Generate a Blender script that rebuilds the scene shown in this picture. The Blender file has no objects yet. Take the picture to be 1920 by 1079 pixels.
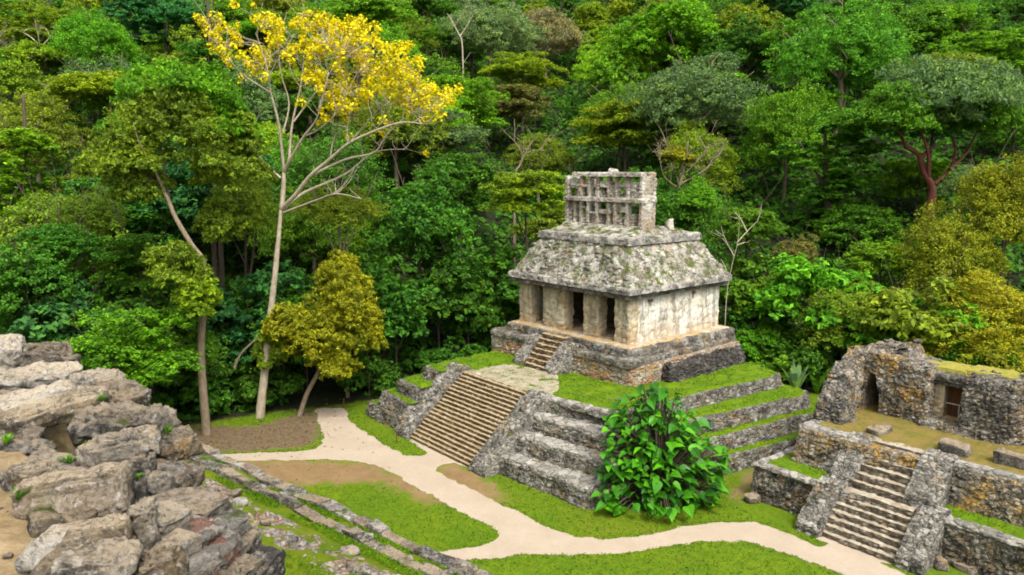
import bpy, bmesh, math, random
import numpy as np
from mathutils import Vector, Matrix, noise as mn
SC = bpy.context.scene
COL = SC.collection
R = math.radians
# ------------------------------------------------------------------ camera
CAM_H = 17.3; FPX = 1434.0; PIT = math.atan(220/1434)
cam = bpy.data.cameras.new('camera'); camo = bpy.data.objects.new('camera', cam); COL.objects.link(camo)
camo.location = (0, 0, CAM_H); camo.rotation_euler = (math.pi/2-PIT, 0, 0)
cam.sensor_width = 36; cam.lens = 36*FPX/1920; cam.clip_start = 0.05; cam.clip_end = 3000
SC.camera = camo
def ray(px, py):
    x = (px-960)/FPX; y = -(py-539.5)/FPX; c, s = math.cos(PIT), math.sin(PIT)
    return Vector((x, c+y*s, -s+y*c))
def P(px, py, z=0.0):                     # photo pixel -> world point at height z
    d = ray(px, py); return Vector((0, 0, CAM_H)) + d*((z-CAM_H)/d.z)
def PD(px, py, Y):                        # photo pixel -> world point at distance Y ahead
    d = ray(px, py); return Vector((0, 0, CAM_H)) + d*(Y/d.y)
def proj(p):
    z = p[2]-CAM_H; c, s = math.cos(PIT), math.sin(PIT)
    f = p[1]*c-z*s; u = p[1]*s+z*c
    return 960+FPX*p[0]/max(f, .01), 539.5-FPX*u/max(f, .01), f
A0 = P(1177, 648, 6.0); _a = R(39.8)
UX, UY = -math.sin(_a), math.cos(_a); VX, VY = math.cos(_a), math.sin(_a)
def T(u, v, z=0.0): return Vector((A0.x+u*UX+v*VX, A0.y+u*UY+v*VY, z))
def TL(pts): return [T(u, v).to_2d() for u, v in pts]
# ------------------------------------------------------------------ object helpers
def link(o, parent=None):
    COL.objects.link(o)
    if parent: o.parent = parent
    return o
def empty(name, loc=(0, 0, 0)):
    o = bpy.data.objects.new(name, None); o.empty_display_size = .3; o.location = loc; return link(o)
def tag(o, label=None, cat=None, group=None, kind=None):
    if label: o['label'] = label
    if cat: o['category'] = cat
    if group: o['group'] = group
    if kind: o['kind'] = kind
    return o
def mesh_obj(name, verts, faces, mat, parent=None, smooth=False, loc=None):
    """verts are world points; they are stored relative to loc (or to the parent's location)"""
    me = bpy.data.meshes.new(name)
    off = Vector(loc) if loc is not None else (wloc(parent) if parent else Vector((0, 0, 0)))
    me.from_pydata([tuple(Vector(v)-off) for v in verts], [], faces)
    me.materials.append(mat)
    if smooth: me.polygons.foreach_set('use_smooth', [True]*len(me.polygons))
    me.update()
    o = bpy.data.objects.new(name, me)
    if loc is not None: o.location = loc
    return link(o, parent)
def wloc(o):
    v = Vector(o.location)
    while o.parent: o = o.parent; v = v+o.location
    return v
# ------------------------------------------------------------------ materials
ALB = .68
class NB:
    def __init__(s, name, rough=.9):
        s.m = bpy.data.materials.new(name); s.m.use_nodes = True; s.t = s.m.node_tree; s.n = s.t.nodes
        s.b = s.n['Principled BSDF']; s.b.inputs['Roughness'].default_value = rough
        s.b.inputs['Specular IOR Level'].default_value = .2
        s.tc = s.n.new('ShaderNodeTexCoord')
        s.geo = s.n.new('ShaderNodeNewGeometry')
        s.pos = s.geo.outputs['Position']
    def L(s, a, b): s.t.links.new(a, b)
    def scale(s, vec, sc):
        m = s.n.new('ShaderNodeMapping'); s.L(vec, m.inputs[0]); m.inputs['Scale'].default_value = sc; return m.outputs[0]
    def noise(s, sc, det=6, ro=.6, co=None, dist=0):
        k = s.n.new('ShaderNodeTexNoise'); k.inputs['Scale'].default_value = sc; k.inputs['Detail'].default_value = det
        k.inputs['Roughness'].default_value = ro; k.inputs['Distortion'].default_value = dist
        s.L(co or s.pos, k.inputs['Vector']); return k.outputs['Fac']
    def voro(s, sc, feat='F1', co=None, out='Distance'):
        k = s.n.new('ShaderNodeTexVoronoi'); k.feature = feat; k.inputs['Scale'].default_value = sc
        s.L(co or s.pos, k.inputs['Vector']); return k.outputs[out]
    def warp(s, sc, amt, co=None):
        k = s.n.new('ShaderNodeTexNoise'); k.inputs['Scale'].default_value = sc; s.L(co or s.pos, k.inputs['Vector'])
        a = s.n.new('ShaderNodeVectorMath'); a.operation = 'MULTIPLY_ADD'
        s.L(k.outputs['Color'], a.inputs[0]); a.inputs[1].default_value = (amt,)*3; s.L(co or s.pos, a.inputs[2]); return a.outputs[0]
    def ramp(s, f, stops, interp='LINEAR'):
        k = s.n.new('ShaderNodeValToRGB'); e = k.color_ramp.elements; k.color_ramp.interpolation = interp
        while len(e) < len(stops): e.new(.5)
        for el, (p, c) in zip(e, stops):
            el.position = p; el.color = (c, c, c, 1) if not hasattr(c, '__len__') else (*c, 1)
        s.L(f, k.inputs[0]); return k.outputs[0]
    def mix(s, f, a, b, mode='MIX'):
        k = s.n.new('ShaderNodeMix'); k.data_type = 'RGBA'; k.blend_type = mode
        for i, v in ((0, f), (6, a), (7, b)):
            if hasattr(v, 'links') or hasattr(v, 'is_linked'): s.L(v, k.inputs[i])
            elif hasattr(v, '__len__'): k.inputs[i].default_value = (*v, 1)
            else: k.inputs[i].default_value = v
        return k.outputs[2]
    def math(s, op, a, b=0.):
        k = s.n.new('ShaderNodeMath'); k.operation = op; k.use_clamp = op in ('ADD', 'MULTIPLY', 'SUBTRACT')
        for i, v in enumerate((a, b)):
            if hasattr(v, 'is_linked'): s.L(v, k.inputs[i])
            else: k.inputs[i].default_value = v
        return k.outputs[0]
    def attr(s, name):
        k = s.n.new('ShaderNodeAttribute'); k.attribute_name = name; return k.outputs['Fac']
    def upz(s):
        k = s.n.new('ShaderNodeSeparateXYZ'); s.L(s.geo.outputs['Normal'], k.inputs[0]); return k.outputs[2]
    def bump(s, h, st=.5, dist=.05, prev=None):
        k = s.n.new('ShaderNodeBump'); k.inputs['Strength'].default_value = st; k.inputs['Distance'].default_value = dist
        s.L(h, k.inputs['Height'])
        if prev: s.L(prev, k.inputs['Normal'])
        s.L(k.outputs[0], s.b.inputs['Normal']); return k.outputs[0]
    def color(s, c):          # albedo scale that goes with the exposure
        h = s.n.new('ShaderNodeHueSaturation'); h.inputs['Value'].default_value = ALB; h.inputs['Saturation'].default_value = 1.06
        s.L(c, h.inputs['Color']); s.L(h.outputs[0], s.b.inputs['Base Color']); return s.m

def stone_mat(name, cell=3.0, dark=.5, ochre=.35, moss=.2, pale=.42, base=(.27, .245, .20), mortar=True, fine=1.0, darkcol=(.035, .032, .028), ocol=(.36, .22, .07), red=0., cracks=0, lit_top=None):
    b = NB(name, .92)
    w = b.warp(2.2, .35)
    n1 = b.noise(1.3, 9, .68); n2 = b.noise(5.5*fine, 9, .72); n3 = b.noise(.75, 6, .6, co=b.scale(b.pos, (1.3, 1.1, .9)))
    cc = b.voro(cell, co=b.scale(w, (1, 1, 1.5)), out='Color')
    sep = b.n.new('ShaderNodeSeparateColor'); b.L(cc, sep.inputs[0])
    c = b.mix(b.ramp(sep.outputs[0], [(.15, 0), (.85, 1)]), tuple(x*.7 for x in base), (pale, pale*.94, pale*.82))
    oc = b.math('MULTIPLY', b.ramp(n3, [(.6-.3*ochre, 0), (.78-.3*ochre, 1)]), b.ramp(sep.outputs[1], [(.25, .25), (.75, 1)]))
    c = b.mix(oc, c, ocol)
    if red: c = b.mix(b.ramp(sep.outputs[2], [(1-red-.06, 0), (1-red, .8)]), c, (.30, .12, .075))
    # weathering: dark lichen, thicker where n1 is high and fine-grained at its border
    k = b.math('ADD', b.math('MULTIPLY', n1, .55), b.math('MULTIPLY', n2, .45))
    c = b.mix(b.ramp(k, [(.60-.22*dark, 0), (.68-.17*dark, .92)]), c, darkcol)
    c = b.mix(b.ramp(b.noise(9*fine, 8, .75), [(.53, 0), (.64, .65)]), c, (pale*1.2, pale*1.17, pale*1.1))   # pale crust flecks
    if mortar:
        ed = b.voro(cell, 'DISTANCE_TO_EDGE', co=b.scale(w, (1, 1, 1.5)))
        c = b.mix(b.math('MULTIPLY', b.ramp(ed, [(.0, .8), (.07, 0)]), b.ramp(n2, [(.4, .15), (.6, 1)])), c, (.05, .042, .03))
    if lit_top: c = b.mix(b.math('MULTIPLY', b.ramp(b.upz(), [(.45, 0), (.85, .85)]), b.ramp(k, [(.42, 1), (.62, .25)])), c, lit_top)  # upward faces painted paler, imitating light on the tops
    if moss:
        mk = b.math('MULTIPLY', b.ramp(b.noise(1.7, 8, .7), [(.62-.25*moss, 0), (.70-.25*moss, 1)]), b.ramp(b.upz(), [(.0, .12), (.7, 1)]))
        c = b.mix(mk, c, (.075, .105, .012))
    if cracks:
        ck = b.voro(cracks, 'DISTANCE_TO_EDGE', co=b.scale(b.warp(1.6*cracks, .55/cracks), (1, 1, 2.2)))
        c = b.mix(b.math('MULTIPLY', b.ramp(ck, [(.0, .75), (.02, 0)]), b.ramp(n1, [(.46, 0), (.6, 1)])), c, (.03, .026, .02))
        c = b.mix(b.ramp(b.noise(24, 9, .8, dist=.6), [(.50, 0), (.60, .7)]), c, (.075, .066, .052))
    p = b.bump(b.noise(11*fine, 8, .75), .9, .06)
    if mortar: p = b.bump(b.ramp(ed, [(0, 0), (.16, 1)]), .8, .07, p)
    b.bump(b.noise(38*fine, 5, .7), .6, .02, p)
    return b.color(c)

def plain_mat(name, c1, c2, sc=6, rough=.9, bump=.3, dist=.02, stretch=None):
    b = NB(name, rough); co = b.scale(b.pos, stretch) if stretch else b.pos
    c = b.mix(b.ramp(b.noise(sc, 8, .7, co=co), [(.35, 0), (.65, 1)]), c1, c2)
    b.bump(b.noise(sc*4, 6, .7, co=co), bump, dist); return b.color(c)

def leaf_mat(name, trans=.35, gloss=.25, usecol=True, col=(.05, .1, .02), spread=1.0, tip=(1.3, 1.3, .75), rough=.55):
    m = bpy.data.materials.new(name); m.use_nodes = True; t = m.node_tree; n = t.nodes; L = t.links.new
    b = n['Principled BSDF']; b.inputs['Roughness'].default_value = rough; b.inputs['Specular IOR Level'].default_value = gloss
    a = n.new('ShaderNodeAttribute'); a.attribute_name = 'leaf'
    rp = n.new('ShaderNodeValToRGB'); e = rp.color_ramp.elements
    lo = 1-.62*spread
    e[0].position = 0; e[0].color = (lo*.8, lo, lo*1.05, 1); e[1].position = 1; e[1].color = (*tip, 1)
    k = e.new(.6); k.color = (1, 1, 1, 1)
    L(a.outputs['Fac'], rp.inputs[0])
    mx = n.new('ShaderNodeMix'); mx.data_type = 'RGBA'; mx.blend_type = 'MULTIPLY'; mx.inputs[0].default_value = 1
    if usecol:
        oi = n.new('ShaderNodeObjectInfo'); L(oi.outputs['Color'], mx.inputs[6])
    else: mx.inputs[6].default_value = (*col, 1)
    L(rp.outputs[0], mx.inputs[7])
    # a little patchiness from branch to branch
    g = n.new('ShaderNodeNewGeometry'); nz = n.new('ShaderNodeTexNoise'); nz.inputs['Scale'].default_value = .45; nz.inputs['Detail'].default_value = 3
    L(g.outputs['Position'], nz.inputs['Vector'])
    r2 = n.new('ShaderNodeValToRGB'); r2.color_ramp.elements[0].position = .36; r2.color_ramp.elements[0].color = (.66, .76, .9, 1)
    r2.color_ramp.elements[1].position = .66; r2.color_ramp.elements[1].color = (1.12, 1.15, .9, 1); L(nz.outputs['Fac'], r2.inputs[0])
    m2 = n.new('ShaderNodeMix'); m2.data_type = 'RGBA'; m2.blend_type = 'MULTIPLY'; m2.inputs[0].default_value = 1
    L(mx.outputs[2], m2.inputs[6]); L(r2.outputs[0], m2.inputs[7])
    L(m2.outputs[2], b.inputs['Base Color'])
    tr = n.new('ShaderNodeBsdfTranslucent'); L(m2.outputs[2], tr.inputs[0])
    ms = n.new('ShaderNodeMixShader'); ms.inputs[0].default_value = trans
    L(b.outputs[0], ms.inputs[1]); L(tr.outputs[0], ms.inputs[2]); L(ms.outputs[0], n['Material Output'].inputs[0])
    return m

M_tier = stone_mat('pyramid_masonry', 2.6, .68, .28, .25, .38, fine=1.1)
M_tierdark = stone_mat('dark_pyramid_masonry', 2.8, .85, .25, .35, .28, base=(.2, .17, .12), darkcol=(.03, .027, .02))
M_ledge = stone_mat('pale_ledge_stone', 1.6, .35, .1, .15, .46, base=(.33, .31, .27))
M_bal = stone_mat('balustrade_masonry', 3.4, .55, .15, .2, .44, base=(.28, .26, .22))
M_podium = stone_mat('podium_masonry', 2.4, .18, .75, .15, .44, base=(.40, .31, .2), ocol=(.42, .27, .12), red=.08)
M_mould = stone_mat('weathered_moulding', 1.5, .75, .3, .2, .36, base=(.26, .22, .17), mortar=False)
M_talus = stone_mat('dark_collapsed_stone', 3.2, .95, .0, .05, .2, base=(.13, .11, .09), darkcol=(.03, .027, .025))
M_roof = stone_mat('roof_stucco', 1.2, .55, .22, .52, .54, base=(.37, .33, .265), mortar=False, fine=1.2)
M_eave = stone_mat('eave_stone', 1.8, .5, .02, .25, .52, base=(.34, .32, .29), mortar=False, fine=1.2)
M_soffit = stone_mat('dark_eave_underside', 2.5, .6, .1, .0, .2, base=(.13, .095, .08), mortar=False)  # shade under the eave is put into this dark stone colour
M_comb = stone_mat('roof_comb_stone', 1.0, .36, .32, .12, .64, base=(.46, .40, .31), mortar=False, fine=1.3, ocol=(.40, .27, .15))
M_ruin = stone_mat('ruin_masonry', 3.4, .58, .55, .12, .44, base=(.34, .28, .19), fine=1.1, ocol=(.46, .27, .06))
M_ruindark = stone_mat('ruin_dark_masonry', 3.6, .76, .48, .15, .40, base=(.26, .23, .18), fine=1.1)
M_step = stone_mat('step_stone', 2.0, .34, .5, .05, .52, base=(.42, .34, .22), mortar=False, fine=1.2)
M_rstep = stone_mat('ruin_step_stone', 3.5, .36, .5, .05, .50, base=(.42, .34, .24), mortar=False, fine=1.3)
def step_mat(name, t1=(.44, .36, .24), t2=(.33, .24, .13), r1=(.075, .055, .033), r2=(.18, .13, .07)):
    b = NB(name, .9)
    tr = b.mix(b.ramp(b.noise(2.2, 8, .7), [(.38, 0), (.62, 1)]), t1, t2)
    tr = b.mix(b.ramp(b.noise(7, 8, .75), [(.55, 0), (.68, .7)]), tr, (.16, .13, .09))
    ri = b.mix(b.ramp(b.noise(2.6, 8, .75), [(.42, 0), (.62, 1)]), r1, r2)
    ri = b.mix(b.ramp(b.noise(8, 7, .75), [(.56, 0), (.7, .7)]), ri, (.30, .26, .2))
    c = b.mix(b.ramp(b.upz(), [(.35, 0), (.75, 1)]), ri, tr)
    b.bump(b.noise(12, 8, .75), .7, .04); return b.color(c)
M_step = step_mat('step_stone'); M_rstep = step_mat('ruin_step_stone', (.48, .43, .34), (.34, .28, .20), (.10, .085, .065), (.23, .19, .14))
def plaster(name, white):
    b = NB(name, .9)
    big = b.noise(.8, 8, .62); st = b.noise(2.2, 8, .65, co=b.scale(b.pos, (1, 1, .16)), dist=.4)
    c = b.mix(b.ramp(big, [(.38, 0), (.62, 1)]), (.70, .62, .46) if not white else (.88, .85, .76), (.43, .31, .15) if not white else (.74, .67, .53))
    c = b.mix(b.ramp(st, [(.43, 0), (.60, .8)]), c, (.24, .225, .19))
    z = b.n.new('ShaderNodeSeparateXYZ'); b.L(b.pos, z.inputs[0])
    c = b.mix(b.math('MULTIPLY', b.ramp(b.math('MULTIPLY', b.math('SUBTRACT', 7.3, z.outputs[2]), .7), [(.0, 0), (1, .9)]), b.ramp(big, [(.4, .3), (.6, 1)])), c, (.50, .33, .15))
    c = b.mix(b.ramp(b.noise(4.5, 9, .75), [(.54, 0), (.63, .8)]), c, (.13, .12, .10))
    c = b.mix(b.ramp(b.noise(7, 8, .7), [(.58, 0), (.68, .6)]), c, (.74, .71, .62))
    p = b.bump(b.noise(3.5, 8, .7), .8, .08); b.bump(b.noise(16, 7, .75), .7, .03, p)
    return b.color(c)
M_plw = plaster('pale_lime_plaster', True); M_plo = plaster('ochre_plaster', False)
M_inside = plain_mat('dim_inner_plaster', (.06, .045, .03), (.12, .085, .055), 2)  # darkness inside the rooms is put into the plaster colour
M_wood = plain_mat('old_wood', (.10, .05, .022), (.20, .10, .045), 5, stretch=(6, 6, .6))
M_metal = plain_mat('pale_rail_metal', (.45, .42, .36), (.6, .57, .5), 9, .5)
M_bark = plain_mat('pale_bark', (.36, .29, .21), (.17, .13, .085), 3, stretch=(3, 3, .7), bump=.5, dist=.05)
M_barkw = plain_mat('whitish_bark', (.56, .49, .38), (.33, .27, .19), 2.5, stretch=(2, 2, .7), bump=.3, dist=.04)
M_barkd = plain_mat('brown_bark', (.07, .055, .04), (.15, .12, .085), 3, stretch=(3, 3, .6), bump=.5, dist=.05)
M_barkr = plain_mat('red_bark', (.11, .035, .028), (.22, .08, .055), 3, .6, stretch=(2, 2, .6))
M_leaf = leaf_mat('leaves', .42, .1)
M_blossom = leaf_mat('yellow_blossom', .3, .1, False, (.78, .58, .006), .5, (1.12, 1.2, .8))
M_big = leaf_mat('broad_leaves', .28, .22, False, (.052, .215, .008), 1.0, (1.9, 1.5, 1.0), rough=.4)
M_grassb = leaf_mat('grass_blades', .3, .15, True, spread=.7, tip=(1.4, 1.2, .7))
def gravel():
    b = NB('path_gravel', .95)
    c = b.mix(b.ramp(b.noise(.5, 8, .65), [(.35, 0), (.65, 1)]), (.44, .36, .27), (.51, .43, .335))
    c = b.mix(b.ramp(b.noise(14, 6, .8), [(.42, 0), (.66, .6)]), c, (.36, .28, .20))
    c = b.mix(b.ramp(b.noise(1.9, 8, .75), [(.52, 0), (.68, .5)]), c, (.37, .29, .19))
    c = b.mix(b.ramp(b.noise(55, 3, .8), [(.56, 0), (.66, .6)]), c, (.66, .6, .52))
    b.bump(b.noise(22, 5, .8), .4, .02); return b.color(c)
M_gravel = gravel()
def ground():
    b = NB('lawn_and_soil', .95)
    g = b.mix(b.ramp(b.noise(.34, 8, .68), [(.36, 0), (.64, 1)]), (.088, .185, .005), (.155, .235, .009))
    g = b.mix(b.ramp(b.noise(2.6, 8, .75), [(.40, 0), (.64, .85)]), g, (.05, .115, .004))
    g = b.mix(b.ramp(b.noise(9, 6, .8), [(.50, 0), (.64, .75)]), g, (.24, .25, .03))
    g = b.mix(b.ramp(b.noise(.16, 7, .7), [(.52, 0), (.7, .55)]), g, (.20, .19, .03))
    d = b.mix(b.ramp(b.noise(.9, 8, .7), [(.35, 0), (.65, 1)]), (.30, .205, .105), (.22, .14, .07))
    d = b.mix(b.ramp(b.noise(6, 8, .8), [(.5, 0), (.7, .6)]), d, (.37, .255, .125))
    dd = b.mix(b.ramp(b.noise(3, 8, .8), [(.4, 0), (.68, 1)]), (.13, .09, .055), (.24, .175, .105))
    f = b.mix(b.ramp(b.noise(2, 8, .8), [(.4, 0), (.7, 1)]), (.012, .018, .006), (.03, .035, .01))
    jit = b.math('SUBTRACT', b.noise(1.6, 9, .75), .5)
    def edge(a, w=.9):
        k = b.n.new('ShaderNodeMath'); k.operation = 'MULTIPLY_ADD'; b.L(jit0, k.inputs[0]); k.inputs[1].default_value = w; b.L(b.attr(a), k.inputs[2])
        return b.ramp(k.outputs[0], [(.38, 0), (.62, 1)])
    k0 = b.n.new('ShaderNodeMath'); k0.operation = 'SUBTRACT'; b.L(b.noise(1.3, 9, .78), k0.inputs[0]); k0.inputs[1].default_value = .5
    jit0 = k0.outputs[0]
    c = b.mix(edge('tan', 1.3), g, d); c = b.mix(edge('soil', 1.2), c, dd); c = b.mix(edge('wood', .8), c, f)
    p = b.bump(b.noise(5, 8, .8), .6, .06); b.bump(b.noise(26, 5, .8), .7, .03, p)
    return b.color(c)
M_ground = ground()
def turf(name, a=(.095, .195, .005), c2=(.165, .245, .009), soil=.25):
    b = NB(name, .95)
    g = b.mix(b.ramp(b.noise(.8, 8, .7), [(.36, 0), (.64, 1)]), a, c2)
    g = b.mix(b.ramp(b.noise(4, 8, .78), [(.44, 0), (.7, .75)]), g, (.055, .12, .005))
    g = b.mix(b.ramp(b.noise(1.3, 9, .75), [(.74-.25*soil, 0), (.83-.25*soil, .8)]), g, (.26, .185, .07))
    p = b.bump(b.noise(8, 8, .8), .7, .06); b.bump(b.noise(30, 5, .8), .7, .03, p)
    return b.color(g)
M_turf = turf('terrace_turf'); M_drygrass = turf('dry_platform_turf', (.17, .16, .03), (.32, .21, .075), 1.0)
M_yelroof = turf('yellow_mossy_roof', (.34, .31, .06), (.44, .38, .10), .3)
M_plaza = plain_mat('worn_pale_landing', (.45, .40, .31), (.22, .20, .10), 1.6, bump=.5)
M_rock = stone_mat('boulder_limestone', .9, .58, .32, .10, .70, base=(.50, .44, .35), mortar=False, fine=2.2, ocol=(.46, .35, .2), cracks=4.5, lit_top=(.60, .49, .34))
M_rockd = stone_mat('dark_boulder_limestone', 1.1, .80, .3, .12, .52, base=(.34, .27, .18), mortar=False, fine=2.2, lit_top=(.47, .37, .25), cracks=4.5)
M_rocktan = stone_mat('tan_boulder_limestone', .9, .42, .5, .05, .78, base=(.52, .42, .29), mortar=False, fine=2.2, ocol=(.50, .38, .22), cracks=3.0, lit_top=(.70, .58, .41))
M_rubble = stone_mat('red_flecked_rubble', 8.5, .72, .30, .12, .46, base=(.27, .24, .2), mortar=False, fine=2.4, red=.10, cracks=4.5)
M_course = stone_mat('course_stone', 2.5, .62, .3, .25, .50, base=(.36, .31, .27), mortar=False, fine=1.8, red=.03)
M_pink = stone_mat('pinkish_rubble', 6.0, .3, .5, .2, .48, base=(.42, .32, .25), fine=1.6, red=.05)
M_dirt = plain_mat('ochre_dirt', (.23, .16, .08), (.47, .36, .21), 5, bump=.9, dist=.04)
from mathutils import geometry as geo
# ------------------------------------------------------------------ geometry helpers
def vnoise(p, sc, oct=4):
    return mn.fractal(Vector(p)*sc, .55, 2.1, oct, noise_basis='PERLIN_ORIGINAL')
def stone_h(p, sc):
    d = mn.voronoi(Vector((p[0]*sc, p[1]*sc, p[2]*sc*1.4)))[0]
    return min((d[1]-d[0])*2.2, 1.0)
def resample(pts, sp, closed=True):
    out = []; n = len(pts)
    for i in range(n if closed else n-1):
        a, b = Vector(pts[i]), Vector(pts[(i+1) % n]); k = max(1, int(round((b-a).length/sp)))
        out += [a.lerp(b, j/k) for j in range(k)]
    if not closed: out.append(Vector(pts[-1]))
    return out
def rounded(pts, r, seg=4):
    out = []; n = len(pts)
    for i in range(n):
        a, b, c = Vector(pts[i-1]), Vector(pts[i]), Vector(pts[(i+1) % n])
        rr = min(r[i] if hasattr(r, '__len__') else r, (a-b).length*.45, (c-b).length*.45)
        if rr < 1e-3: out.append(b); continue
        p, q = b+(a-b).normalized()*rr, b+(c-b).normalized()*rr
        for k in range(seg+1):
            t = k/seg; out.append(p*(1-t)**2+b*2*t*(1-t)+q*t*t)
    return out
def area2(p): return sum(p[i-1].x*p[i].y-p[i].x*p[i-1].y for i in range(len(p)))
def inset(pts, d):
    n = len(pts); out = []
    for i in range(n):
        t = (pts[(i+1) % n]-pts[i-1])
        if t.length < 1e-9: out.append(pts[i].copy()); continue
        t.normalize(); out.append(pts[i]+Vector((-t.y, t.x))*d)
    return out
def pdist(px, py, poly):
    """signed distance (positive inside) from points to a polygon, numpy"""
    n = len(poly); inside = np.zeros(px.shape, bool); best = np.full(px.shape, 1e9)
    for i in range(n):
        ax, ay = poly[i]; bx, by = poly[(i+1) % n]
        c = ((ay > py) != (by > py)) & (px < (bx-ax)*(py-ay)/((by-ay) if by != ay else 1e-9)+ax); inside ^= c
        dx, dy = bx-ax, by-ay; t = np.clip(((px-ax)*dx+(py-ay)*dy)/(dx*dx+dy*dy+1e-9), 0, 1)
        best = np.minimum(best, np.hypot(px-ax-t*dx, py-ay-t*dy))
    return np.where(inside, best, -best)
def masonry(name, outline, z0, z1, mat, parent=None, batter=0., sp=.13, amp=.05, sc=2.6, wob=.06, top=None, lip=.04, loc=None, outline2=None, rr=None, grid=0):
    """closed stone body over a plan outline: battered, stone-relief sides, ragged top; z1 may be a function of (x, y)"""
    pts = [Vector((p[0], p[1])) for p in outline]
    if area2(pts) < 0:
        pts.reverse()
        if hasattr(rr, '__len__'): rr = list(rr)[::-1]
    if rr: pts = rounded(pts, rr)
    pts2 = None
    if outline2:
        q2 = [Vector((p[0], p[1])) for p in outline2]
        if area2(q2) < 0: q2.reverse()
        out = []; n0 = len(pts)
        for i in range(n0):
            k = max(1, int(round((pts[(i+1) % n0]-pts[i]).length/sp))); out += [q2[i].lerp(q2[(i+1) % n0], j/k) for j in range(k)]
        pts2 = out
    pts = resample(pts, sp); n = len(pts)
    ztop = z1 if callable(z1) else (lambda x, y: z1)
    hmax = max(ztop(p.x, p.y) for p in pts)-z0
    nz = max(2, int(round(hmax/sp)))
    nrm = [];
    for i in range(n):
        t = pts[(i+1) % n]-pts[i-1]; t = t.normalized() if t.length > 1e-9 else Vector((1, 0)); nrm.append(Vector((t.y, -t.x, 0)))
    V = []; F = []
    for k in range(nz+1):
        ins = inset(pts, batter*k/nz) if not pts2 else [a.lerp(b, k/nz) for a, b in zip(pts, pts2)]
        for i in range(n):
            q = ins[i]; zt = ztop(pts[i].x, pts[i].y); z = z0+(zt-z0)*k/nz
            p = Vector((q.x, q.y, z))
            h = stone_h(p, sc)*amp + vnoise(p, .55, 3)*wob + vnoise(p, 6, 2)*amp*.35
            if k == nz: h -= lip
            dz = vnoise(p+Vector((7, 3, 1)), 2.1, 3)*wob*(.8 if k == nz else 0)
            V.append(p+nrm[i]*h+Vector((0, 0, dz)))
    for k in range(nz):
        for i in range(n):
            a, b = k*n+i, k*n+(i+1) % n; F.append((a, b, b+n, a+n))
    base = nz*n; ins0 = [Vector((V[base+i].x, V[base+i].y)) for i in range(n)]
    prev = base
    for d in (.12, .3):
        if d > (top if top is not None else .3): break
        q = inset(ins0, d); s = len(V)
        for i in range(n):
            p = Vector((q[i].x, q[i].y, ztop(pts[i].x, pts[i].y)))
            p.z += .03+vnoise(p, 2.1, 3)*wob*.8+stone_h(p, sc)*amp*.5; V.append(p)
        for i in range(n): F.append((prev+i, prev+(i+1) % n, s+(i+1) % n, s+i))
        prev = s
    # cap: constrained triangulation (safe on notched plans), with loose inner points so wide tops are not flat
    ring = [Vector((V[prev+i].x, V[prev+i].y)) for i in range(n)]; extra = []
    if hmax > 0 and grid:
        xs_ = [p.x for p in ring]; ys_ = [p.y for p in ring]; px_ = np.arange(min(xs_), max(xs_), grid); py_ = np.arange(min(ys_), max(ys_), grid)
        gx, gy = np.meshgrid(px_, py_); gx = gx.ravel(); gy = gy.ravel(); ds = pdist(gx, gy, [(p.x, p.y) for p in ring])
        extra = [Vector((a, b)) for a, b, d in zip(gx, gy, ds) if d > grid*.5]
    tv, te, tf, ov, oe, of = geo.delaunay_2d_cdt(ring+extra, [(i, (i+1) % n) for i in range(n)], [], 1, 1e-5)
    idx = []
    for q, src in zip(tv, ov):
        src = [i for i in src if i < n]
        if src: idx.append(prev+src[0])
        else:
            z = ztop(q.x, q.y)
            if len(extra): z += .05*vnoise((q.x, q.y, 3), 1.3, 3)*(wob/.06)+.012
            idx.append(len(V)); V.append(Vector((q.x, q.y, z)))
    F += [tuple(idx[i] for i in f) for f in tf if len({idx[i] for i in f}) == len(f)]
    F.append(tuple(reversed(range(n))))
    o = mesh_obj(name, V, F, mat, parent, loc=loc)
    return o
def block(name, c, L, W, H, rot, mat, parent=None, **kw):
    """rough stone block: centre of its base, sizes, turn about z"""
    ca, sa = math.cos(rot), math.sin(rot); pts = []
    for x, y in ((-L/2, -W/2), (L/2, -W/2), (L/2, W/2), (-L/2, W/2)): pts.append((c[0]+x*ca-y*sa, c[1]+x*sa+y*ca))
    return masonry(name, pts, c[2], c[2]+H, mat, parent, **kw)
def sweep_quad(name, prof, u0, u1, mat, parent, sp=.15, amp=.04, sc=2.6, wob=.04, uprof=None):
    """extrude a closed (v,z) profile along u in temple axes; uprof(z) may shift the ends"""
    pr = resample([Vector(p) for p in prof], sp); n = len(pr); k = max(2, int(abs(u1-u0)/sp)); V = []; F = []
    if area2(pr) < 0: pr.reverse()
    for j in range(k+1):
        u = u0+(u1-u0)*j/k
        for i in range(n):
            t = pr[(i+1) % n]-pr[i-1]; t = t.normalized() if t.length > 1e-9 else Vector((1, 0)); nv, nz = t.y, -t.x
            p = T(u, pr[i].x, pr[i].y); h = (stone_h(p, sc)-.5)*amp+vnoise(p, .8, 3)*wob
            e = .35*amp*vnoise(p, 3, 2) if j in (0, k) else 0
            V.append(T(u+e, pr[i].x+nv*h, pr[i].y+nz*h))
    for j in range(k):
        for i in range(n):
            a, b = j*n+i, j*n+(i+1) % n; F.append((a, b, b+n, a+n))
    F.append(tuple(range(n))[::-1]); F.append(tuple(k*n+i for i in range(n)))
    o = mesh_obj(name, V, F, mat, parent)
    bm = bmesh.new(); bm.from_mesh(o.data); bmesh.ops.recalc_face_normals(bm, faces=bm.faces); bm.to_mesh(o.data); bm.free()
    return o
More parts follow.
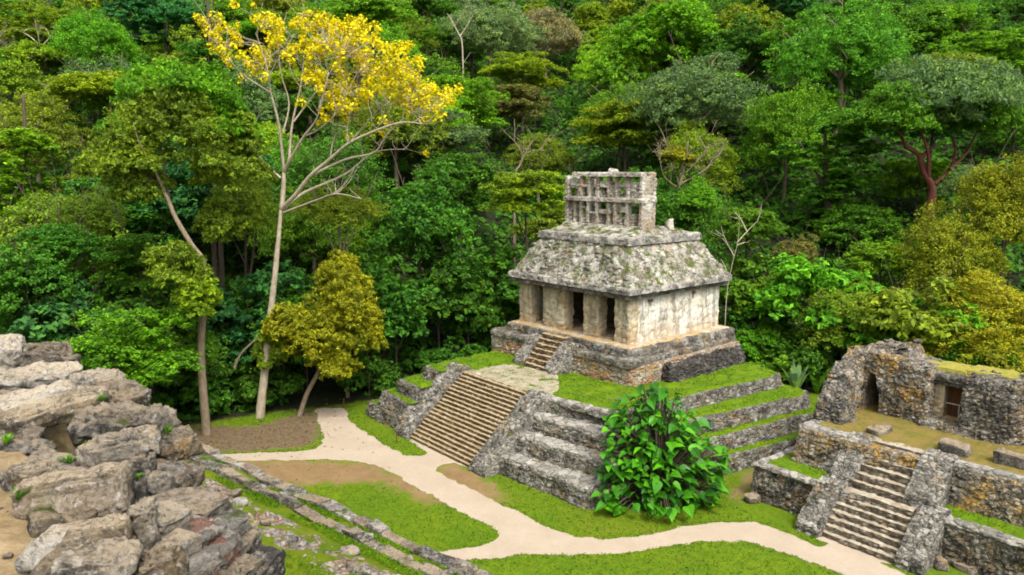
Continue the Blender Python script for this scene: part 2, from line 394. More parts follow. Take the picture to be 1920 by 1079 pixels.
def rock_mesh(L, W, H, seed, res=(34, 56), box=.45, amp=.06, strata=0., cuts=5):
    """one boulder as local verts/faces: super-ellipsoid, flat breaks, several octaves of erosion"""
    rnd = random.Random(seed); off = Vector((rnd.uniform(0, 90), rnd.uniform(0, 90), rnd.uniform(0, 90)))
    nl, no = res; V = []; F = []
    pl = []
    for _ in range(cuts):
        nn = Vector((rnd.uniform(-1, 1), rnd.uniform(-1, 1), rnd.uniform(-.4, 1))).normalized(); pl.append((nn, rnd.uniform(.62, .9)))
    def sp(x): return math.copysign(abs(x)**box, x)
    for j in range(nl+1):
        th = -math.pi/2+math.pi*j/nl
        for i in range(no):
            ph = 2*math.pi*i/no
            p = Vector((sp(math.cos(th))*sp(math.cos(ph)), sp(math.cos(th))*sp(math.sin(ph)), sp(math.sin(th))))
            for nn, d in pl:
                e = p.dot(nn)-d*1.25
                if e > 0: p -= nn*e
            q = Vector((p.x*L/2, p.y*W/2, p.z*H/2)); m = max(L, W, H)
            dirn = Vector((p.x/L, p.y/W, p.z/H)); dirn = dirn.normalized() if dirn.length > 0 else Vector((0, 0, 1))
            nq = q+off
            h = vnoise(nq, 1.6/m, 3)*.07*m + (mn.voronoi(nq*3.2/m)[0][1]-mn.voronoi(nq*3.2/m)[0][0]-.2)*.05*m*min(1, amp*10) + (1-abs(mn.noise(nq*6/m))*2)*amp*.5*m*.5 + vnoise(nq, 14/m, 4)*amp*.42*m
            pit = mn.voronoi(nq*9/m)[0][0]; h -= max(0, .38-pit)*amp*1.6*m
            if strata: h += math.sin((q.z+.12*q.x+vnoise(nq, 2.5, 2)*.08)*strata)*amp*.22*m
            V.append(q+dirn*h)
    for j in range(nl):
        for i in range(no):
            a, b = j*no+i, j*no+(i+1) % no; F.append((a, b, b+no, a+no))
    return V, F
def slab_mesh(L, W, H, seed, sp=.03, layers=5, amp=1.0):
    """broken limestone block: crisp irregular plan, ledged bedding on its sides, flaking top"""
    rnd = random.Random(seed); off = Vector((rnd.uniform(0, 90), rnd.uniform(0, 90), rnd.uniform(0, 90))); m = min(L, W)
    c = []
    for sx, sy in ((-1, -1), (1, -1), (1, 1), (-1, 1)):
        x, y = sx*L/2*rnd.uniform(.88, 1.02), sy*W/2*rnd.uniform(.84, 1.02)
        if rnd.random() < .4:
            k1, k2 = rnd.uniform(.1, .4)*m, rnd.uniform(.1, .4)*m; q = [Vector((x-sx*k1, y)), Vector((x, y-sy*k2))]
            c += q if sx*sy > 0 and False else (q if sx == sy*-1 and False else (q[::-1] if sx*sy > 0 else q))
        else: c.append(Vector((x, y)))
    cx = sum((p for p in c), Vector((0, 0)))/len(c); c.sort(key=lambda p: math.atan2(p.y-cx.y, p.x-cx.x))
    pts = resample(c, sp); n = len(pts); V = []; F = []
    nz = max(6, int(H/sp)); lo = [[rnd.uniform(-.06, .015)*m for _ in range(8)] for _ in range(layers+2)]; tx, ty = rnd.uniform(-.10, .10)*H/L*2, rnd.uniform(-.12, .12)*H/W*2
    tz = lambda x, y: H*.5+tx*x+ty*y
    for k in range(nz+1):
        f = k/nz
        for i in range(n):
            p = pts[i]; d = p.normalized(); z = -H*.5+f*(tz(p.x, p.y)+H*.5); q = Vector((p.x, p.y, z))+off
            lf = f*layers+.55*vnoise(q, 2.2/m, 2); li = int(max(0, min(layers+1, math.floor(lf)))); fr = lf-math.floor(lf)
            sec = lo[li][int((i/n*4+.25*mn.noise(q*3))) % 4]
            notch = -.035*m*max(0, 1-abs(fr-.5)*2.2-.0) if False else -.06*m*max(0, (.12-min(fr, 1-fr))/.12)
            h = (sec+notch)*amp+vnoise(q, 3/m, 3)*.014*m+vnoise(q, 16/m, 3)*.014*m-.02*m*f**14-.02*m*(1-f)**6
            V.append(Vector((p.x, p.y, z))+Vector((d.x, d.y, 0))*h+Vector((0, 0, vnoise(q, 5/m, 2)*.012*m)))
    for k in range(nz):
        for i in range(n):
            a, b = k*n+i, k*n+(i+1) % n; F.append((a, b, b+n, a+n))
    ring = nz*n; cen = sum((V[ring+i] for i in range(n)), Vector((0, 0, 0)))/n; prev = ring; nr = max(4, int(m*.5/sp))
    for r in range(1, nr):
        t = r/nr; s0 = len(V)
        for i in range(n):
            b = V[ring+i]; p = b.lerp(cen, t); p = Vector((p.x, p.y, 0)); q = p+off
            fl = vnoise(q, 2.6/m, 3); fl = math.floor(fl*4.5)/4.5*.04*m*min(1, t*4)*amp
            p.z = tz(p.x, p.y)+fl+vnoise(q, 7/m, 4)*.03*m+(b.z-tz(b.x, b.y))*(1-t)**2; V.append(p)
        for i in range(n): F.append((prev+i, prev+(i+1) % n, s0+(i+1) % n, s0+i))
        prev = s0
    V.append(Vector((cen.x, cen.y, tz(cen.x, cen.y)))); e = len(V)-1
    F += [(prev+i, prev+(i+1) % n, e) for i in range(n)]; F.append(tuple(reversed(range(n))))
    return V, F
def slab(name, c, L, W, H, seed, mat, rot=(0, 0, 0), parent=None, **kw):
    from mathutils import Euler
    V, F = slab_mesh(L, W, H, seed, **kw); m = Euler(rot, 'XYZ').to_matrix(); c = Vector(c)
    return mesh_obj(name, [m@v+c for v in V], F, mat, parent, loc=None if parent else c)
def rock(name, c, L, W, H, seed, mat, rot=(0, 0, 0), parent=None, res=(34, 56), **kw):
    V, F = rock_mesh(L, W, H, seed, res, **kw)
    from mathutils import Euler
    m = Euler(rot, 'XYZ').to_matrix(); c = Vector(c)
    V = [m@v+c for v in V]
    return mesh_obj(name, V, F, mat, parent, smooth=True, loc=None if parent else c)
def tube(V, F, pts, rad, seg=7):
    """append a tapered limb through pts"""
    pts = [Vector(p) for p in pts]; n = len(pts); s0 = len(V)
    for i in range(n):
        t = (pts[min(i+1, n-1)]-pts[max(i-1, 0)]).normalized(); a = t.orthogonal().normalized()
        if i and (a.dot(pa) < 0): pass
        if i: a = (pa-t*pa.dot(t)).normalized()
        pa = a; b = t.cross(a)
        r = rad[i] if hasattr(rad, '__len__') else rad
        for k in range(seg):
            w = 2*math.pi*k/seg; V.append(pts[i]+(a*math.cos(w)+b*math.sin(w))*r*(1+.12*mn.noise(pts[i]*1.7+Vector((k*3.1, 0, 0)))))
    for i in range(n-1):
        for k in range(seg):
            x, y = s0+i*seg+k, s0+i*seg+(k+1) % seg; F.append((x, y, y+seg, x+seg))
    F.append(tuple(s0+(n-1)*seg+k for k in range(seg)))
def smooth_path(pts, k=3):
    out = []; pts = [Vector(p) for p in pts]; n = len(pts)
    for i in range(n-1):
        p0, p1, p2, p3 = pts[max(i-1, 0)], pts[i], pts[i+1], pts[min(i+2, n-1)]
        for j in range(k):
            t = j/k; out.append(.5*((2*p1)+(p2-p0)*t+(2*p0-5*p1+4*p2-p3)*t*t+(3*p1-p0-3*p2+p3)*t**3))
    out.append(pts[-1]); return out
def lerp_r(r0, r1, n, pw=1.): return [r0+(r1-r0)*(i/max(1, n-1))**pw for i in range(n)]
# leaves: many small bent faces through numpy
def leaf_mesh(name, C, N, S, rng, aspect=.55, fold=.0, shade=None):
    n = len(C); N = N/np.maximum(np.linalg.norm(N, axis=1, keepdims=True), 1e-6)
    rv = rng.normal(size=(n, 3)); Tn = np.cross(N, rv); Tn /= np.maximum(np.linalg.norm(Tn, axis=1, keepdims=True), 1e-6)
    B = np.cross(N, Tn); S = S[:, None]
    droop = np.array([[0, 0, -1.]])*S*.25
    v0 = C-Tn*S; v1 = C+B*S*aspect; v2 = C+Tn*S+droop; v3 = C-B*S*aspect
    co = np.stack([v0, v1, v2, v3], 1).reshape(-1, 3)
    me = bpy.data.meshes.new(name)
    me.vertices.add(4*n); me.vertices.foreach_set('co', co.astype(np.float32).ravel())
    me.loops.add(4*n); me.loops.foreach_set('vertex_index', np.arange(4*n, dtype=np.int32))
    me.polygons.add(n); me.polygons.foreach_set('loop_start', np.arange(0, 4*n, 4, dtype=np.int32))
    try: me.polygons.foreach_set('loop_total', np.full(n, 4, dtype=np.int32))
    except Exception: pass
    a = me.attributes.new('leaf', 'FLOAT', 'FACE')
    a.data.foreach_set('value', (rng.random(n) if shade is None else shade).astype(np.float32))
    me.update(calc_edges=True); return me
def unit(rng, n):
    v = rng.normal(size=(n, 3)); return v/np.linalg.norm(v, axis=1, keepdims=True)
def crown_mesh(name, seed, kind='round', Rx=6., Rz=5., lobes=20, clumps=26, per=13, leaf=.34, cz=0., mat=None):
    rng = np.random.default_rng(seed); C = []; N = []; S = []
    for l in range(lobes):
        d = unit(rng, 1)[0]; d[2] = abs(d[2])*1.15-.55 if rng.random() < .8 else d[2]
        if kind == 'layered':
            a = rng.uniform(0, 2*math.pi); rr = math.sqrt(rng.uniform(.02, 1))*.72
            lc = np.array([math.cos(a)*rr*Rx, math.sin(a)*rr*Rx, Rz*rng.uniform(-.55, .75)*(1-.55*rr)]); lr = np.array([.36*Rx, .36*Rx, .13*Rz])*rng.uniform(.75, 1.25)
        elif kind == 'umbrella':
            a = rng.uniform(0, 2*math.pi); rr = math.sqrt(rng.uniform(.0, 1))*.8
            lc = np.array([math.cos(a)*rr*Rx, math.sin(a)*rr*Rx, Rz*(.62-.75*rr*rr)+rng.uniform(-.12, .1)*Rz]); lr = np.array([.3*Rx, .3*Rx, .2*Rz])*rng.uniform(.7, 1.3)
        elif kind == 'column':
            lc = np.array([rng.normal()*.3*Rx, rng.normal()*.3*Rx, rng.uniform(-.9, .9)*Rz]); lr = np.array([.5*Rx, .5*Rx, .2*Rz])*rng.uniform(.7, 1.2)
        else:
            k = rng.uniform(.5, .78); lc = d*np.array([Rx, Rx, Rz])*k; q = rng.uniform(.27, .44); lr = np.array([Rx, Rx, Rz*.9])*q
        nc = max(4, int(clumps*rng.uniform(.7, 1.3)))
        cd = unit(rng, nc); cd[:, 2] = np.abs(cd[:, 2])*1.25-.35
        cc = lc+cd*lr*rng.uniform(.72, 1.06, (nc, 1))
        for c, dd in zip(cc, cd):
            m = max(3, int(per*rng.uniform(.6, 1.4))); cr = (.17 if kind != 'fine' else .2)*lr.mean()*rng.uniform(.8, 1.5)+leaf*.6
            off = unit(rng, m)*rng.random((m, 1))**.5*cr; off[:, 2] *= .62
            C.append(c+off)
            if kind == 'layered' or kind == 'umbrella': nn = np.array([0, 0, 1.])+rng.normal(size=(m, 3))*.38
            elif kind == 'feathery': nn = dd*np.array([1, 1, .5])+rng.normal(size=(m, 3))*.75
            else: nn = dd*.55+np.array([0, 0, .65])+rng.normal(size=(m, 3))*.5
            N.append(nn); S.append(leaf*rng.uniform(.65, 1.25, m))
    C = np.concatenate(C); N = np.concatenate(N); S = np.concatenate(S); C[:, 2] += cz
    me = leaf_mesh(name, C, N, S, rng, {'feathery': .38, 'fine': .42, 'layered': .5, 'umbrella': .5}.get(kind, .58))
    me.materials.append(mat or M_leaf); return me
def trunk_mesh(name, seed, H, r, Rx, Rz, mat, limbs=7, lean=.06, fork=.55, bare=False):
    rnd = random.Random(seed); V = []; F = []
    top = Vector((rnd.uniform(-lean, lean)*H, rnd.uniform(-lean, lean)*H, H)); b1 = Vector((rnd.uniform(-.03, .03)*H, rnd.uniform(-.03, .03)*H, H*.45))
    p = smooth_path([(0, 0, -1.2), (0, 0, .05*H), b1, top*.75+b1*.08, top], 4); n = len(p)
    rad = lerp_r(r, r*.25, n); rad[0] *= 1.5; tube(V, F, p, rad, 8)
    for i in range(limbs):
        k = int(n*rnd.uniform(fork, .92)); a = 2*math.pi*(i+rnd.random()*.6)/limbs; o = p[k]; rr = rad[k]*.6
        e = o+Vector((math.cos(a)*Rx*rnd.uniform(.5, .85), math.sin(a)*Rx*rnd.uniform(.5, .85), Rz*rnd.uniform(.25, .95)))
        mid = o.lerp(e, .5)+Vector((0, 0, -.08*Rx*rnd.random())); q = smooth_path([o, mid, e], 4); tube(V, F, q, lerp_r(rr, rr*.2, len(q)), 5)
        for j in range(2 if not bare else 5):
            s = q[rnd.randint(3, len(q)-2)]; e2 = s+Vector((rnd.uniform(-1, 1), rnd.uniform(-1, 1), rnd.uniform(.1, 1)))*Rx*.35
            q2 = smooth_path([s, s.lerp(e2, .5)+Vector((0, 0, .04*Rx)), e2], 3); tube(V, F, q2, lerp_r(rr*.45, rr*.1, len(q2)), 4)
            if bare:
                for _ in range(3):
                    s3 = q2[rnd.randint(1, len(q2)-1)]; e3 = s3+Vector((rnd.uniform(-1, 1), rnd.uniform(-1, 1), rnd.uniform(0, 1)))*Rx*.2
                    tube(V, F, [s3, e3], [rr*.18, rr*.05], 3)
    me = bpy.data.meshes.new(name); me.from_pydata([tuple(v) for v in V], [], F); me.materials.append(mat)
    me.polygons.foreach_set('use_smooth', [True]*len(me.polygons)); me.update(); return me
# ------------------------------------------------------------------ sky, sun, render settings
w = bpy.data.worlds.new('World'); SC.world = w; w.use_nodes = True; wt = w.node_tree
sky = wt.nodes.new('ShaderNodeTexSky'); sky.sky_type = 'NISHITA'; sky.sun_disc = False
SUN_EL, SUN_AZ = R(56), R(158)                      # azimuth measured clockwise from +Y, sun behind the camera to the right
sky.sun_elevation = SUN_EL; sky.sun_rotation = SUN_AZ; sky.air_density = 1.0; sky.dust_density = 6.0; sky.ozone_density = .6
hs = wt.nodes.new('ShaderNodeHueSaturation'); hs.inputs['Saturation'].default_value = .35
wt.links.new(sky.outputs[0], hs.inputs['Color']); wt.links.new(hs.outputs[0], wt.nodes['Background'].inputs[0])
wt.nodes['Background'].inputs[1].default_value = .15
sl = bpy.data.lights.new('sun', 'SUN'); sl.energy = 1.2; sl.angle = R(10); sl.color = (1, .95, .85)
so = bpy.data.objects.new('sun', sl); COL.objects.link(so)
sd = Vector((math.sin(SUN_AZ)*math.cos(SUN_EL), math.cos(SUN_AZ)*math.cos(SUN_EL), math.sin(SUN_EL)))
so.rotation_euler = sd.to_track_quat('Z', 'Y').to_euler(); so.location = (0, 0, 80)
SC.view_settings.view_transform = 'Standard'; SC.view_settings.look = 'None'; SC.view_settings.exposure = 1.22; SC.view_settings.gamma = 1
cy = SC.cycles; cy.max_bounces = 8; cy.diffuse_bounces = 4; cy.glossy_bounces = 2; cy.transmission_bounces = 4; cy.transparent_max_bounces = 4
cy.use_denoising = True; cy.volume_bounces = 0
try: cy.denoiser = 'OPENIMAGEDENOISE'
except Exception: pass
cy.pixel_filter_type = 'BLACKMAN_HARRIS'; cy.filter_width = 1.8
# ------------------------------------------------------------------ ground: one sheet, plaza and wooded hillside
EDGE = [(-300, 20), (-70, 36), (-40, 44), (-25, 48.5), (-18, 53), (-13, 55), (-9, 57.5), (-3, 65), (4, 71), (12, 70), (20, 62.5), (27, 54), (34, 47), (45, 40), (70, 34), (300, 20)]
def edge_y(x): return float(np.interp(x, [e[0] for e in EDGE], [e[1] for e in EDGE]))
def hgt(x, y):
    s = y-edge_y(x)
    if s < 3: return 0.
    z = .37*(s-3)**2/(s-3+9)
    return z+2.2*vnoise((x, y, 0), .018, 2)*min(1, (s-3)/30)
def poly_px(pts, z=0): return [P(a, b, z).to_2d() for a, b in pts]
xs = np.concatenate([np.linspace(-320, -46, 40), np.arange(-45, 38, .32), np.linspace(38.5, 320, 40)])
ys = np.concatenate([np.linspace(-60, 19, 16), np.arange(20, 66, .32), np.linspace(66.5, 340, 90)])
GX, GY = np.meshgrid(xs, ys); nx, ny = len(xs), len(ys)
GZ = np.array([hgt(a, b) for a, b in zip(GX.ravel(), GY.ravel())])
gv = np.stack([GX.ravel(), GY.ravel(), GZ], 1)
ii = np.arange(nx*ny).reshape(ny, nx); q = np.stack([ii[:-1, :-1], ii[:-1, 1:], ii[1:, 1:], ii[1:, :-1]], -1).reshape(-1, 4)
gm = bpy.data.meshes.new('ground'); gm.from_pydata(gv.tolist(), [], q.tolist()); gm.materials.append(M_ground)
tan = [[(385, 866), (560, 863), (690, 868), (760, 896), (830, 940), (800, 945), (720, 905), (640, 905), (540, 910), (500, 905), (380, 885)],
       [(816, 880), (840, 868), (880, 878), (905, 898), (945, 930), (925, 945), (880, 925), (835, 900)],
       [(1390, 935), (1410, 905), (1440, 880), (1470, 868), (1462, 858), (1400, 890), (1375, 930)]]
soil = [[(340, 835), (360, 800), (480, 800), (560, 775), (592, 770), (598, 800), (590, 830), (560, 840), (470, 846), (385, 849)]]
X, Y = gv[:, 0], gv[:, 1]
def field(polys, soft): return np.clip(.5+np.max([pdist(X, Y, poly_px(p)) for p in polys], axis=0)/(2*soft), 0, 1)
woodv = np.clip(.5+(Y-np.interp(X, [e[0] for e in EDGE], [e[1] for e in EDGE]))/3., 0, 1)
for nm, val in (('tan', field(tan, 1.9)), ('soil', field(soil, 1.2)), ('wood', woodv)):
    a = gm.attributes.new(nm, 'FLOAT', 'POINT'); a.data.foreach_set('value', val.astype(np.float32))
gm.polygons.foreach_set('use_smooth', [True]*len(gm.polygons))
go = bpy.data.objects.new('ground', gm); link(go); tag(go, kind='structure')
# gravel path: a sheet 2 cm above the lawn, its border wavering
PATH = [(592, 766), (597, 790), (605, 812), (606, 828), (596, 840), (560, 846), (480, 850), (385, 853), (300, 856), (300, 868), (385, 866), (480, 864), (560, 862), (640, 862), (700, 870), (745, 892), (800, 925), (860, 958), (905, 980), (931, 994), (939, 1004), (930, 1015), (900, 1024), (850, 1031), (800, 1037), (740, 1046), (780, 1072), (845, 1056), (900, 1048), (980, 1040), (1080, 1040), (1180, 1038), (1260, 1022), (1320, 1014), (1380, 1014), (1440, 1026), (1520, 1053), (1590, 1079), (1680, 1120), (1760, 1108), (1690, 1074), (1640, 1052), (1695, 1062), (1690, 1058), (1536, 1003), (1528, 1012), (1562, 1021), (1540, 1027), (1500, 1010), (1450, 990), (1410, 978), (1350, 979), (1290, 985), (1230, 1000), (1150, 1012), (1080, 1008), (1030, 990), (980, 965), (920, 936), (870, 911), (835, 894), (816, 881), (822, 872), (850, 867), (884, 879), (890, 876), (772, 818), (768, 824), (800, 850), (790, 857), (760, 855), (720, 832), (680, 808), (655, 790), (645, 765)]
pp = [Vector(P(a, b, .02).to_2d()) for a, b in PATH]
pp = rounded(pp, .5, 3); pp = resample(pp, .18)
pp = [p+Vector((vnoise((p.x, p.y, 3), 1.3, 4)*.18, vnoise((p.x, p.y, 9), 1.3, 4)*.18)) for p in pp]
if area2(pp) < 0: pp.reverse()
np_ = len(pp); V = [Vector((p.x, p.y, .022)) for p in pp]+[Vector((p.x, p.y, -.05)) for p in pp]
F = [tuple(range(np_))]+[(i, i+np_, (i+1) % np_+np_, (i+1) % np_) for i in range(np_)]
tag(mesh_obj('path', V, F, M_gravel), kind='structure')
# ------------------------------------------------------------------ the stone temple on its stepped pyramid
TR = empty('stone_temple', T(5, 2, 0))
tag(TR, 'pale stone temple with a lattice roof comb, standing on a grassy stepped pyramid', 'temple')
tiers = [  # z0, z1, plan corners (u, v): front right, back right, back left, front left, and the front line at the right of the stair
    (0.0, 0.95, [(-6.6, -10.25), (-10.4, 10.2), (15.5, 13), (14.8, -11.35)], -10.8),
    (0.95, 1.9, [(-6.3, -8.6), (-9.25, 9.9), (14.6, 12.4), (13.6, -11.0)], -9.75),
    (1.9, 2.85, [(-5.6, -7.5), (-8.25, 9.6), (13.8, 11.8), (12.6, -10.2)], -8.4),
    (2.85, 3.72, [(-4.55, -6.2), (-6.15, 9.6), (12.8, 11.2), (11.6, -8.6)], -7.45)]
for i, (z0, z1, c, vr) in enumerate(tiers):
    vl = c[3][1]; notch = [(9.6, vl), (9.6, -6.6), (.4, -6.6), (.4, vr)]     # the stair runs in this gap
    o = masonry('tier', TL(c+notch), z0-.15 if i == 0 else z0, z1, M_tier, TR, batter=.22, sp=.14, amp=.11, sc=2.3, wob=.09, rr=[.7, 1.5, 1.2, .5, 0, 0, 0, 0], top=.1)
    # turf on the tread, with a soft overhanging edge; the front right treads are bare stone
    c2 = [(c[0][0]+.35, c[0][1]+.35), (c[1][0]+.3, c[1][1]-.3), (c[2][0]-.35, c[2][1]-.35), (c[3][0]-.35, c[3][1]+.38), (9.6, vl+.38), (9.6, -6.2), (.4, -6.2), (.4, vr+.3)]
    if i < 3: c2[0] = (c2[0][0]-.05, tiers[i+1][2][0][1]+.6); c2[7] = (.4, tiers[i+1][3]+.6)
    masonry('grass_strip', TL(c2), z1-.05, z1+.07, M_turf, o, grid=.5, sp=.16, amp=.02, wob=.16, batter=.06, rr=[.7, 1.4, 1.2, .5, 0, 0, 0, 0], lip=.05, top=.12)
    if i < 3:   # bare weathered ledge on the front right
        f = tiers[i+1][2][0]
        L = [(.45, vr+.2), (c[0][0]+.25, c[0][1]+.18), (c[0][0]+.3, f[1]+.5), (.45, tiers[i+1][3]+.3)]
        masonry('ledge', TL(L), z1-.12, z1+.1, M_ledge, o, sp=.12, amp=.09, sc=1.5, wob=.1, rr=.25)
# worn pale landing between the two stairs and the bare rim
masonry('landing', TL([(8.2, -7.2), (7.6, -3.4), (3.3, -3.0), (1.0, -5.2), (.2, -6.7), (1.2, -7.1)]), 3.55, 3.815, M_plaza, TR, sp=.16, amp=.03, wob=.1, rr=.4)
masonry('rim', TL([(.2, -7.15), (.1, -6.6), (-3.0, -6.1), (-4.5, -5.7), (-4.6, -6.5)]), 3.5, 3.86, M_ledge, TR, sp=.12, amp=.09, sc=1.6, wob=.1)
# main stair
ST = empty('staircase', (0, 0, 0)); ST.parent = TR; ST.location = T(5, -9, 0)-TR.location
NS = 20; V0, V1, ZT = -11.55, -7.15, 3.78
def steps(root, n, ua, ub, uc, ud, va, vb, z0, z1, mat, wob=.06, amp=.07):
    for k in range(n):
        t = k/n; v = va+(vb-va)*t; r = (z1-z0)/n; z = z0+r*k
        a = ua+(uc-ua)*t; b = ub+(ud-ub)*t; d = (vb-va)/n
        p = [(v, z-.03 if k else z-.25), (v+d+.28, z-.03 if k else z-.25), (v+d+.28, z+r), (v, z+r)]
        sweep_quad('step', p, a, b, mat, root, sp=.085, amp=amp, sc=2.6, wob=wob)
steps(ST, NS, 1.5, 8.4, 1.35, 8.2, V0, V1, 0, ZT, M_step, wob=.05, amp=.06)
for ua, ub in ((.05, 1.55), (8.35, 9.9)):       # sloping side walls of the stair
    sweep_quad('balustrade', [(V0-.25, -.2), (V0-.22, .38), (V1-.15, ZT+.3), (V1+.5, ZT+.2), (V1+.6, 2.2), (V0+2.4, -.2)], ua, ub, M_bal, ST, sp=.13, amp=.15, sc=2.6, wob=.07)
# podium under the temple
PO = masonry('podium', TL([(-1.75, -1.55), (-1.75, 10.4), (12.2, 10.4), (12.2, -1.75)]), 3.4, 5.05, M_podium, TR, batter=.1, sp=.13, amp=.09, sc=2.2, wob=.06, rr=[.5, .3, .3, .2], top=.1)
masonry('moulding', TL([(-1.72, -1.6), (-1.5, 4.2), (-1.2, 10.45), (12.25, 10.45), (12.25, -1.75)]), 4.98, 5.36, M_mould, PO, sp=.12, amp=.06, sc=1.7, wob=.07, rr=[.5, .3, .3, .3, .2])
masonry('moulding', TL([(-1.05, -.95), (-1.1, 10.5), (11.4, 10.5), (11.4, -.95)]), 5.34, 5.93, M_mould, PO, sp=.12, amp=.06, sc=1.9, wob=.07, rr=[.4, .3, .3, .25], batter=.03)
masonry('floor', TL([(-.8, -.75), (-.8, 10.2), (11.1, 10.2), (11.1, -.75)]), 5.85, 6.02, M_plo, PO, sp=.2, amp=.01, wob=.02, rr=.2)
masonry('rubble_bench', TL([(-2.7, 1.2), (-2.55, 9.9), (-1.55, 10.2), (-1.5, 1.3)]), 3.5, lambda x, y: 4.75+.35*vnoise((x, y, 0), .7, 3), M_talus, PO, batter=.25, sp=.13, amp=.16, sc=2.8, wob=.14, rr=.4)
US = empty('upper_staircase', T(5.5, -2.4, 3.8)-TR.location); US.parent = TR
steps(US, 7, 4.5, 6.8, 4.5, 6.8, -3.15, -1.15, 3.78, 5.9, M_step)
for ua, ub in ((3.45, 4.55), (6.75, 7.85)):
    sweep_quad('balustrade', [(-3.3, 3.6), (-3.27, 4.1), (-1.5, 5.75), (-1.0, 5.6), (-1.1, 3.6)], ua, ub, M_bal, US, sp=.12, amp=.12, sc=3., wob=.06)
# temple walls: four front piers, solid sides and back, an inner wall
WZ = 9.42
for a, b in ((9.6, 10.85), (6.06, 8.22), (2.76, 4.12), (-.02, 1.2)):
    masonry('pier', TL([(a, 0), (a, .95), (b, .95), (b, 0)]), 6.0, WZ-.45, M_plo, TR, sp=.11, amp=.06, sc=1.5, wob=.06, rr=.08)
masonry('lintel', TL([(-.02, .02), (-.02, .97), (10.87, .97), (10.87, .02)]), WZ-.47, WZ, M_plo, TR, sp=.15, amp=.03, sc=1.3, wob=.03)
SW = masonry('side_wall', TL([(-.03, .93), (-.03, 9.8), (.85, 9.8), (.85, .93)]), 6.0, WZ, M_plw, TR, sp=.1, amp=.055, sc=1.0, wob=.06, rr=[.02, .08, .02, .02])
masonry('side_wall', TL([(10.0, .95), (10.0, 9.8), (10.88, 9.8), (10.88, .95)]), 6.0, WZ, M_plw, TR, sp=.16, amp=.035, sc=1.1, wob=.05)
masonry('back_wall', TL([(.8, 9.0), (.8, 9.8), (10.05, 9.8), (10.05, 9.0)]), 6.0, WZ, M_plw, TR, sp=.2, amp=.03, sc=1.1, wob=.04)
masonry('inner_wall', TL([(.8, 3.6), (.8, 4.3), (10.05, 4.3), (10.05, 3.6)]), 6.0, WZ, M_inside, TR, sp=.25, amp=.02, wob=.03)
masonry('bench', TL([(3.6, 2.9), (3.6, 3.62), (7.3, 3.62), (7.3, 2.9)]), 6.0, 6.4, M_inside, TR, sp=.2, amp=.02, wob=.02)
def carve(o, cutters):
    """cut real openings: solid boxes subtracted from a wall"""
    for V, F in cutters:
        me = bpy.data.meshes.new('cutter'); me.from_pydata([tuple(Vector(v)-wloc(o)) for v in V], [], F); me.update()
        bm = bmesh.new(); bm.from_mesh(me); bmesh.ops.recalc_face_normals(bm, faces=bm.faces); bm.to_mesh(me); bm.free()
        c = bpy.data.objects.new('cutter', me); COL.objects.link(c); c.location = wloc(o)
        sp_, sl_ = o.parent, o.location.copy()
        w_ = wloc(o); o.parent = None; o.location = w_
        md = o.modifiers.new('cut', 'BOOLEAN'); md.object = c; md.solver = 'EXACT'; md.operation = 'DIFFERENCE'
        bpy.context.view_layer.update(); dg = bpy.context.evaluated_depsgraph_get()
        nm = bpy.data.meshes.new_from_object(o.evaluated_get(dg)); o.modifiers.clear()
        if len(nm.polygons) > 20: o.data = nm
        o.parent = sp_; o.location = sl_
        bpy.data.objects.remove(c)
BOXF = [(0, 1, 2, 3), (4, 7, 6, 5), (0, 4, 5, 1), (1, 5, 6, 2), (2, 6, 7, 3), (3, 7, 4, 0)]
def uvbox(u0, u1, v0, v1, z0, z1, top=1.0):
    vm = (v0+v1)/2; h = (v1-v0)/2
    return [T(u0, v0, z0), T(u0, v1, z0), T(u0, vm+h*top, z1), T(u0, vm-h*top, z1), T(u1, v0, z0), T(u1, v1, z0), T(u1, vm+h*top, z1), T(u1, vm-h*top, z1)], BOXF
carve(SW, [uvbox(-.5, .55, 1.95, 2.2, 8.35, 8.62), uvbox(-.5, .55, 1.78, 2.4, 8.6, 8.84), uvbox(-.5, .55, 1.6, 1.85, 8.98, 9.2), uvbox(-.5, .55, 6.55, 6.8, 8.4, 8.95), uvbox(-.5, .55, 6.5, 7.0, 8.7, 8.95), uvbox(-.5, .4, 1.35, 1.5, 7.2, 7.34)])
# roof: eave slabs, sloping mansard with worn stucco, cornice, low cap
RF = masonry('eave', TL([(-.62, -.62), (-.62, 10.45), (11.5, 10.45), (11.5, -.62)]), 9.40, 9.80, M_eave, TR, sp=.1, amp=.06, sc=1.5, wob=.045, rr=.08)
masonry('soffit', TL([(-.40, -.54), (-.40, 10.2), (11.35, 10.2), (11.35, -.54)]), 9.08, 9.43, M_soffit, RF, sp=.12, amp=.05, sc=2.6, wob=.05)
RM = masonry('roof', TL([(-.42, -.42), (-.42, 10.25), (11.3, 10.25), (11.3, -.42)]), 9.78, 12.45, M_roof, TR, outline2=TL([(1.25, 1.2), (1.25, 8.6), (9.65, 8.6), (9.65, 1.2)]), sp=.115, amp=.15, sc=1.7, wob=.09)
masonry('cornice', TL([(1.0, 1.0), (1.0, 8.8), (9.95, 8.8), (9.95, 1.0)]), 12.36, 12.84, M_eave, RM, sp=.12, amp=.06, sc=1.4, wob=.04, rr=.1)
masonry('roof_cap', TL([(1.25, 1.3), (1.25, 8.5), (9.6, 8.5), (9.6, 1.3)]), 12.8, 13.3, M_roof, RM, outline2=TL([(1.9, 3.0), (1.9, 6.3), (9.2, 6.3), (9.2, 3.0)]), sp=.13, amp=.14, sc=1.5, wob=.12)
